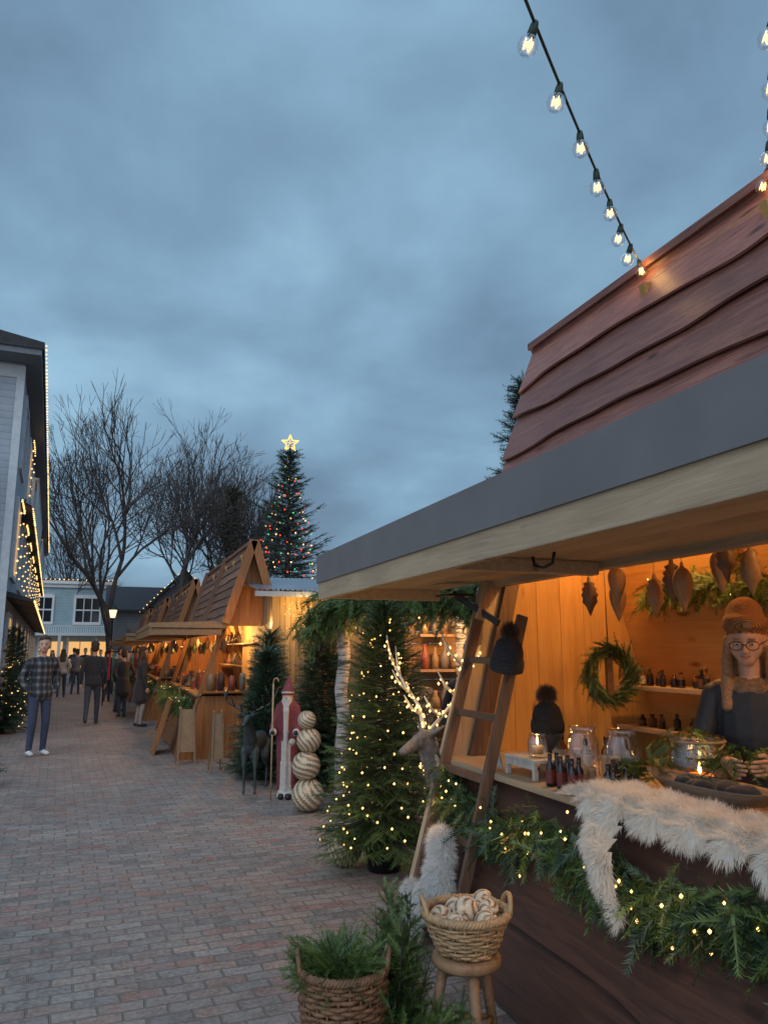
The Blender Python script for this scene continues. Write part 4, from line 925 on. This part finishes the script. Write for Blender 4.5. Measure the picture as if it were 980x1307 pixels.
pg=root('birch_pergola',(2.6,7.4,0));m_=MB()
def log(p0,p1,r_):
    p0=np.array(p0,float);p1=np.array(p1,float);pts=[p0*(1-t)+p1*t+nr.normal(0,.012,3) for t in np.linspace(0,1,8)];m_.tube(pts,np.linspace(r_,r_*.85,8),12)
for p in((2.36,7.95),(3.2,6.35),(4.6,6.6),(3.9,8.3)):log((p[0],p[1],0),(p[0]+.02,p[1],2.12),.075)
log((2.2,8.05,2.0),(3.4,6.2,2.05),.045);log((3.1,6.2,2.1),(4.8,6.7,2.12),.045);log((2.2,8.0,2.1),(4.1,8.4,2.1),.045);log((2.75,6.6,2.12),(3.5,7.6,2.42),.03);log((3.2,6.4,2.15),(3.75,7.2,2.45),.03);m_.build('birch_poles',M['birch'],pg)
garland('pergola_garland',[(2.10,8.15,1.85),(2.25,7.95,2.05),(2.45,7.6,2.10),(2.75,7.1,2.10),(3.0,6.7,2.12),(3.2,6.4,2.1),(3.8,6.45,2.1),(4.6,6.7,2.1)],3400,1.15,[CEDB,FIR,PINE],[M['cedarleaf'],M['needle'],M['needle']],.19,40,.009,.6,parent=pg)
garland('frosted_garland',[(2.45,7.5,2.25),(2.8,6.9,2.30),(3.3,6.4,2.25)],330,.9,[CEDB],[M['frost']],.14,0,.01,-.5,parent=pg)
plight('pergola_lamp',(3.5,7.8,1.95),40,(1,.50,.14),.06,pg);plight('pergola_lamp',(4.3,7.8,1.7),36,(1,.50,.14),.06,pg);plight('pergola_lamp',(2.75,7.5,1.8),12,(1,.50,.14),.06,pg)
wp=MB();r=random.Random(2)
for i in range(9):
    for j in range(16):
        c=(2.62+i*.085+(j%2)*.04,7.9,.06+j*.075);wp.cyl((c[0],7.85+r.uniform(0,.05),c[2]),(c[0],8.25,c[2]),.04*r.uniform(.8,1.05),n=9,mat=0,smooth=False)
wp.build('firewood_pile',wood('cut_wood',(.22,.15,.09),(.45,.33,.2),0,.7,.5),origin=(2.9,7.9,0))
sd=root('wooden_shed',(5.4,8.6,0));m_=MB()
for i in range(17):m_.bb(3.35,8.5,8.6,8.63,.02+i*.14,.02+i*.14+.134,0)
for i in range(17):m_.bb(3.32,3.35,8.6,11.5,.02+i*.14,.02+i*.14+.134,0)
m_.build('walls',wood('shed_boards',(.30,.14,.05),(.48,.26,.10),0,.65,.35),sd);m_=MB();m_.prism([(3.1,8.4,2.42),(8.7,8.4,2.42),(8.7,8.4,2.47),(3.1,8.4,2.47)],(0,3.3,.3));m_.build('roof',M['brown'],sd)
sh2=root('display_shelf',(4.0,8.45,0));m_=MB();r=random.Random(12)
for z in(.5,.95,1.4,1.8):
    m_.bb(3.4,5.4,8.3,8.58,z-.03,z,0)
    for q in range(15):
        x=3.5+q*.13;h=r.uniform(.1,.3);w=r.uniform(.03,.06);m_.lathe([(.001,0),(w,0),(w*1.1,h*.5),(w*.5,h*.8),(w*.5,h),(.001,h)],(x,8.42,z+.001),10,1+r.randrange(4))
m_.build('shelf_and_goods',[M['tan'],M['tan'],gdc[0],gdc[1],M['champ']],sh2)
ht=root('rustic_hut',(3.2,10.9,0));m_=MB()
for i in range(22):
    x=2.35+i*.085
    if 3.06<x<3.50:m_.bb(x,x+.08,11.5,11.53,2.0,2.45,0)
    else:m_.bb(x,x+.08,11.5,11.53,0,2.45,0)
for i in range(26):m_.bb(2.32,2.35,11.5+i*.1,11.5+i*.1+.095,0,2.45,0)
m_.bb(2.35,4.2,14,14.03,0,2.4,0);m_.bb(4.2,4.23,11.5,14,0,2.4,0)
m_.build('walls',wood('hut_planks',(.34,.21,.09),(.55,.37,.17),2,.7,.4),ht)
m_=MB();xs=np.linspace(2.0,4.5,100);zz=.018*np.sin(xs*2*np.pi/.076)
a_=np.stack([xs,np.full(100,11.2),2.50+zz],1);b_=np.stack([xs,np.full(100,14.2),2.95+zz],1);m_.add(np.concatenate([a_,b_]),[(i,i+1,101+i,100+i) for i in range(99)],0,True)
m_.bb(2.0,4.5,11.2,11.24,2.40,2.475,0);m_.build('corrugated_roof',pbr('galvanised_steel',(.30,.34,.38),.35,.15,3,.05,metal=.6),ht)
plight('hut_lamp',(2.75,11.1,2.25),22,(1,.58,.17),parent=ht);plight('hut_lamp',(3.3,12.6,1.9),44,(1,.48,.13),parent=ht)
plight('gable_lamp',(2.30,11.55,2.0),14,(1,.52,.18),parent=ht)
hl=MB();P=[V(2.4+nr.uniform(0,1.8),11.45-nr.uniform(0,.04),nr.uniform(1.9,2.4)) for _ in range(90)];bulbs(hl,P,.009,0);hl.build('curtain_lights',M['warm2'],ht)
def aboard(name,c,h,w,mat):
    m_=MB();c=np.array(c,float)
    for s in(-1,1):
        m_.beam(c+V(-w/2,s*.16,0),c+V(-w/2+.03,s*.02,h),.035,.02,0);m_.beam(c+V(w/2,s*.16,0),c+V(w/2-.03,s*.02,h),.035,.02,0)
        m_.add([c+V(-w/2+.01,s*.125,.18),c+V(w/2-.01,s*.125,.18),c+V(w/2-.03,s*.03,h-.03),c+V(-w/2+.03,s*.03,h-.03)],[(0,1,2,3)],0)
    m_.build(name,mat,origin=c)
aboard('sandwich_board',(1.18,11.9,0),.80,.24,M['tan']);aboard('sandwich_board',(1.50,11.0,0),.80,.16,M['tan'])
m_=MB();m_.beam((.80,13.3,0),(1.04,13.3,.85),.03,.6,0,side=(1,0,.0));m_.build('wooden_sign_panel',M['cedar'],origin=(.9,13.3,0))
rk=root('clothes_rack',(.55,25.5,0));m_=MB()
for x in(.0,1.1):
    m_.cyl((x,25.5,0),(x,25.5,1.6),.02,n=8);m_.cyl((x,25.3,.02),(x,25.7,.02),.02,n=8)
m_.cyl((0,25.5,1.6),(1.1,25.5,1.6),.02,n=8);m_.build('frame',M['black'],rk)
m_=MB();cols=[(.25,.03,.04),(.05,.15,.1),(.3,.25,.2),(.4,.06,.08),(.06,.08,.15),(.35,.3,.28),(.1,.2,.2)]
for i in range(9):
    x=.1+i*.11;m_.prism([(x,25.3,.75),(x,25.7,.75),(x,25.68,1.4),(x,25.52,1.55),(x,25.48,1.55),(x,25.32,1.4)],(.07,0,0),i%7)
m_.build('garments',[pbr('garment_%d'%i,c,.9,.2) for i,c in enumerate(cols)],rk)

# ------------------------------------------------------------ people
def plaidmat():
    m,nt,b=newmat('plaid_flannel');co=objco(nt);sp=nt.nodes.new('ShaderNodeSeparateXYZ');nt.links.new(co,sp.inputs[0])
    def st(o,f,w):
        return math_(nt,'LESS_THAN',math_(nt,'FRACT',math_(nt,'MULTIPLY',o,f)),w)
    s=math_(nt,'ADD',sp.outputs[0],math_(nt,'MULTIPLY',sp.outputs[1],.8))
    a=math_(nt,'ADD',st(s,9.,.6),st(sp.outputs[2],9.,.6))
    nt.links.new(ramp(nt,math_(nt,'MULTIPLY',a,.5),[(0,(.17,.16,.15)),(.4,(.055,.058,.065)),(.9,(.018,.02,.027))],'CONSTANT'),b.inputs['Base Color'])
    b.inputs['Roughness'].default_value=.9;return m
pl=plaidmat();ws=pbr('white_sneaker',(.6,.6,.6),.6,.1)
person('pedestrian',(-.93,13.6,0),25,1.82,top=pl,arms='pocket',shoe=ws,look=-25,coat=.05)
person('pedestrian',(-.22,18.9,0),178,1.80,arms='down',stride=.55,coat=.06,pants=pbr('grey_jean',(.045,.055,.08),.8))
person('pedestrian',(.78,18.0,0),110,1.68,top=M['blackcloth'],female=True,longhair=True,arms='phone',coat=.35,pants=pbr('beige_trousers',(.3,.25,.22),.8),hair=M['hairb'])
gr=pbr('grey_coat',(.13,.13,.14),.9);bl=pbr('blue_coat',(.04,.06,.11),.9);wh=pbr('light_coat',(.4,.38,.36),.9);rd_=pbr('red_coat',(.28,.04,.04),.9)
for i,(x,y,rt_,tp,stv,kw) in enumerate([(-2.05,29,10,M['blackcloth'],.3,{}),(-1.4,30,180,wh,.4,{'female':True,'longhair':True}),(-1.0,32,170,gr,.4,{}),(.4,22.5,60,bl,.0,{}),(.1,27,190,M['blackcloth'],.5,{}),(-.5,34,0,bl,.5,{}),(-2.6,27,80,M['blackcloth'],0,{}),(.45,20.6,200,M['blackcloth'],.3,{'coat':.3}),(-.2,38,0,gr,.3,{}),(-1.7,36,180,rd_,.4,{}),(.2,31,0,wh,.2,{}),(-2.2,33,180,gr,.4,{}),(-.9,40,0,M['blackcloth'],.4,{}),(-1.5,43,180,bl,.3,{}),(-2.4,41,0,rd_,.3,{'female':True,'longhair':True})]):
    person('pedestrian',(x,y,0),rt_,1.64+.02*(i%7),top=tp,stride=stv,voxel=.02,arms='pocket' if i%2 else 'down',**kw)
person('pedestrian',(-2.05,14.2,0),60,1.72,top=M['blackcloth'],arms='pocket',voxel=.014)
person('pedestrian',(2.95,6.0,0),-30,1.66,top=coat,arms='pocket',hat=pbr('grey_cap',(.2,.2,.22),.9),voxel=.013)

# ------------------------------------------------------------ buildings
def siding(name,col,f=7.):
    m,nt,b=newmat(name);co=objco(nt);sp=nt.nodes.new('ShaderNodeSeparateXYZ');nt.links.new(co,sp.inputs[0])
    fr=math_(nt,'FRACT',math_(nt,'MULTIPLY',sp.outputs[2],f));c=ramp(nt,fr,[(0,sc_(col,.45)),(.1,col),(1,sc_(col,1.08))])
    c=mixc(nt,1.,c,ramp(nt,noise(nt,co,2,3,.6),[(.3,(.8,.8,.8)),(.7,(1,1,1))]),'MULTIPLY');nt.links.new(c,b.inputs['Base Color']);b.inputs['Roughness'].default_value=.6
    bump(nt,b,fr,.6,.02);return m
sg=siding('blue_grey_siding',(.36,.42,.48));sb=siding('pale_blue_siding',(.38,.52,.56),5)
dkroof=pbr('dark_roof_shingle',(.03,.03,.035),.8,.3,8,.3);winm=pbr('dark_window_glass',(.02,.025,.03),.08,.1,2,0);winl=emis('lit_window',(1,.55,.2),.9)
trim=pbr('grey_trim',(.50,.54,.57),.6,.1);soff=pbr('grey_soffit',(.14,.16,.18),.7,.1)
# wall plane stands 0.45 m closer to the street than before, with a short eave
lo=root('balcony_lodge',(-1.88,16.3,0));B=[MB() for _ in range(7)]
Wl,Rf,Wh,Wd,Wi,Tr,So=B;LL=34
Wl.bb(-14,0,0,LL,0,7.3)
Rf.prism([(-15,-.7,7.42),(.36,-.7,7.42),(.36,-.7,7.56),(-4,-.7,8.3),(-15,-.7,8.3)],(0,LL+1.1,0));So.bb(-15,.32,-.66,LL+.3,7.30,7.42)
for k in range(9):
    y=1.2+k*3.6
    for z0,z1 in((.9,2.3),(3.2,4.7),(5.5,6.9)):
        if y+1.6>LL:continue
        (Wi if (k*7+int(z0))%3==0 or z0<1 else Wd).bb(0,.03,y,y+1.4,z0,z1)
        for a,c in((y-.1,y),(y+1.4,y+1.5)):Wh.bb(0,.06,a,c,z0-.1,z1+.1)
        Wh.bb(0,.055,y,y+1.4,z1,z1+.1);Wh.bb(0,.055,y,y+1.4,z0-.1,z0);Wh.bb(.03,.045,y+.67,y+.73,z0,z1);Wh.bb(.03,.045,y,y+.67,(z0+z1)/2-.02,(z0+z1)/2+.02)
for z0,z1 in((1.,2.4),(5.5,6.8)):
    for x in(-1.9,-4.5):
        Wd.bb(x,x+1.1,-.03,0,z0,z1)
        Wh.bb(x-.1,x,-.06,0,z0-.1,z1+.1);Wh.bb(x+1.1,x+1.2,-.06,0,z0-.1,z1+.1);Wh.bb(x,x+1.1,-.055,0,z1,z1+.1);Wh.bb(x,x+1.1,-.055,0,z0-.1,z0)
for z in(7.0,):Wh.bb(-14,.03,-.03,-.001,z,z+.25)
Wh.bb(-.12,.03,-.035,-.0311,0,7.0)
def balc(x0,x1,y0,y1,z,h=1.05):
    Tr.bb(x0,x1,y0,y1,z-.18,z);Wh.bb(x0,x1,y0,y0+.06,z+h-.06,z+h);Wh.bb(x1-.06,x1,y0+.06,y1,z+h-.06,z+h)
    for q in range(int((x1-x0)/.12)):Tr.bb(x0+.03+q*.12,x0+.1+q*.12,y0+.015,y0+.04,z,z+h-.06)
    for q in range(int((y1-y0)/.12)):Tr.bb(x1-.04,x1-.015,y0+.06+q*.12,y0+.13+q*.12,z,z+h-.06)
balc(-8,-.75,-1.0,-.001,4.35)
for x in(-1.3,-4,-7.5):Tr.bb(x,x+.2,-.98,-.80,0,4.17)
balc(.001,.30,5,14,4.98);balc(.001,.30,17,27,4.98)
for z,o in((4.80,.28),(2.65,.5)):
    Rf.prism([(0,2 if z>3 else .3,z),(o,2 if z>3 else .3,z-.08),(o,2 if z>3 else .3,z-.03),(0,2 if z>3 else .3,z+.12)],(0,LL-4,0))
Lb=MB();P=[]
for k in range(int((LL+1)/.24)):P.append((.39,-.68+k*.24,7.50))
for k in range(100):P.append((.31,2+k*.30,4.70))
for k in range(100):P.append((.53,.3+k*.30,2.57))
for k in range(0,9):
    y=1.2+k*3.6
    for t in np.linspace(0,1,7):
        P+= [(.12,y-.05,3.2+1.5*t),(.12,y+1.45,3.2+1.5*t),(.12,y+1.4*t,4.74)]
        if k%2:P+= [(.12,y-.05,5.5+1.4*t),(.12,y+1.45,5.5+1.4*t),(.12,y+1.4*t,6.96)]
bulbs(Lb,np.array(P,float),.026,0)
def build_rot(rt,items,rotz):
    R=rotm(z=rotz)
    for nm,mb_,mt in items:
        if mb_.v:mb_.build(nm,mt,rt,xf=(R,np.array(rt.location)))
build_rot(lo,[('walls',Wl,sg),('roof',Rf,dkroof),('soffit',So,soff),('window_trim',Wh,trim),('windows',Wd,winm),('lit_windows',Wi,winl),('balconies',Tr,trim),('roofline_lights',Lb,M['warm2'])],3.5)

bh=root('pale_blue_house',(-5,60,0));Wl,Rf,Wh,Wd,Wi,Lb=[MB() for _ in range(6)]
Wl.bb(-8,5.4,0,10,0,6.4);Wh.bb(-8.2,5.6,-.3,10.2,6.4,6.62);Wh.bb(-8.1,5.5,-.15,10.1,6.15,6.4);Rf.bb(-8.1,5.5,-.2,10.1,6.62,6.72)
for x in(-6.4,-3.0,1.0-.6,4.2-.6):
    Wd.bb(x-.8,x+.8,-.04,0,3.7,5.4);Wh.bb(x-.95,x-.8,-.1,0,3.5,5.6);Wh.bb(x+.8,x+.95,-.1,0,3.5,5.6);Wh.bb(x-.8,x+.8,-.09,0,5.4,5.65);Wh.bb(x-.8,x+.8,-.09,0,3.5,3.7)
    for q in(-.27,.27):Wh.bb(x+q-.03,x+q+.03,-.07,-.04,3.7,5.4)
    Wh.bb(x-.8,x+.8,-.065,-.04,4.5,4.6)
for x in np.arange(-7.,5.,1.9):
    Wi.bb(x,x+1.5,-.04,0,.5,2.3);Wh.bb(x-.15,x,-.1,0,.1,2.6);Wh.bb(x+.72,x+.78,-.07,-.04,.5,2.3)
Wh.bb(-8.1,5.5,-.9,0,2.72,2.9)
for k in range(90):Wh.bb(-8+k*.15,-7.95+k*.15,-.88,-.83,2.9,3.35)
Wh.bb(-8.1,5.5,-.9,-.8,3.35,3.42)
for x in(-8,-4.6,-1.4,1.9,5.3):Wh.bb(x-.1,x+.1,-.9,-.75,0,2.72)
bulbs(Lb,np.array([(-8+k*.3,-.35,6.7) for k in range(46)],float),.05,0)
build_rot(bh,[('walls',Wl,sb),('roof',Rf,dkroof),('trim_and_balcony',Wh,M['white']),('windows',Wd,winm),('shop_windows',Wi,winl),('cornice_lights',Lb,M['warm2'])],0)
gh=root('gabled_house',(3.6,52,0));Wl,Rf,Wd,Lb=[MB() for _ in range(4)]
Wl.bb(-3.2,4.5,0,8,0,4.2);Wl.prism([(-1.3,0,4.2),(3.3,0,4.2),(1.,0,6.6)],(0,8,0))
Rf.prism([(-1.7,-.4,4.05),(1.,-.4,6.95),(3.7,-.4,4.05),(3.5,-.4,4.05),(1.,-.4,6.65),(-1.5,-.4,4.05)],(0,8.8,0))
Rf.prism([(-3.8,-.5,4.1),(5,-.5,4.1),(5,4,5.9),(-3.8,4,5.9)],(0,0,.12))
for x in(-2,0.4,1.4,3):Wd.bb(x-.4,x+.4,-.05,0,2,3.4)
Wd.bb(.6,1.4,-.05,0,4.7,5.5)
P=[(-1.7+2.7*t,-.45,4.1+2.9*t) for t in np.linspace(0,1,14)]+[(3.7-2.7*t,-.45,4.1+2.9*t) for t in np.linspace(0,1,14)];bulbs(Lb,np.array(P),.045,0)
build_rot(gh,[('walls',Wl,siding('grey_siding',(.18,.19,.21),5)),('roof',Rf,dkroof),('windows',Wd,winm),('roof_lights',Lb,M['warm2'])],0)
sl=root('street_lamp',(.25,43,0));m_=MB();m_.lathe([(.12,0),(.12,.3),(.06,.5),(.05,3.2),(.1,3.3),(.02,3.35)],(.25,43,0),12,0);m_.lathe([(.12,3.35),(.2,3.75),(.001,4.0)],(.25,43,0),6,1,smooth=False);m_.lathe([(.24,3.75),(.15,3.9),(.001,4.1)],(.25,43,0),6,0,smooth=False);m_.build('post_and_lantern',[M['black'],emis('lantern_glow',(1,.8,.5),1.5)],sl)

# ------------------------------------------------------------ camera
cam=bpy.data.cameras.new('camera');co_=bpy.data.objects.new('camera',cam);sc.collection.objects.link(co_);sc.camera=co_
cam.sensor_fit='HORIZONTAL';cam.sensor_width=36;cam.lens=36*982/980;cam.clip_end=1500;cam.clip_start=.05
co_.location=(0,0,1.6);co_.rotation_euler=(math.radians(90+10.3),0,math.radians(-19.6))
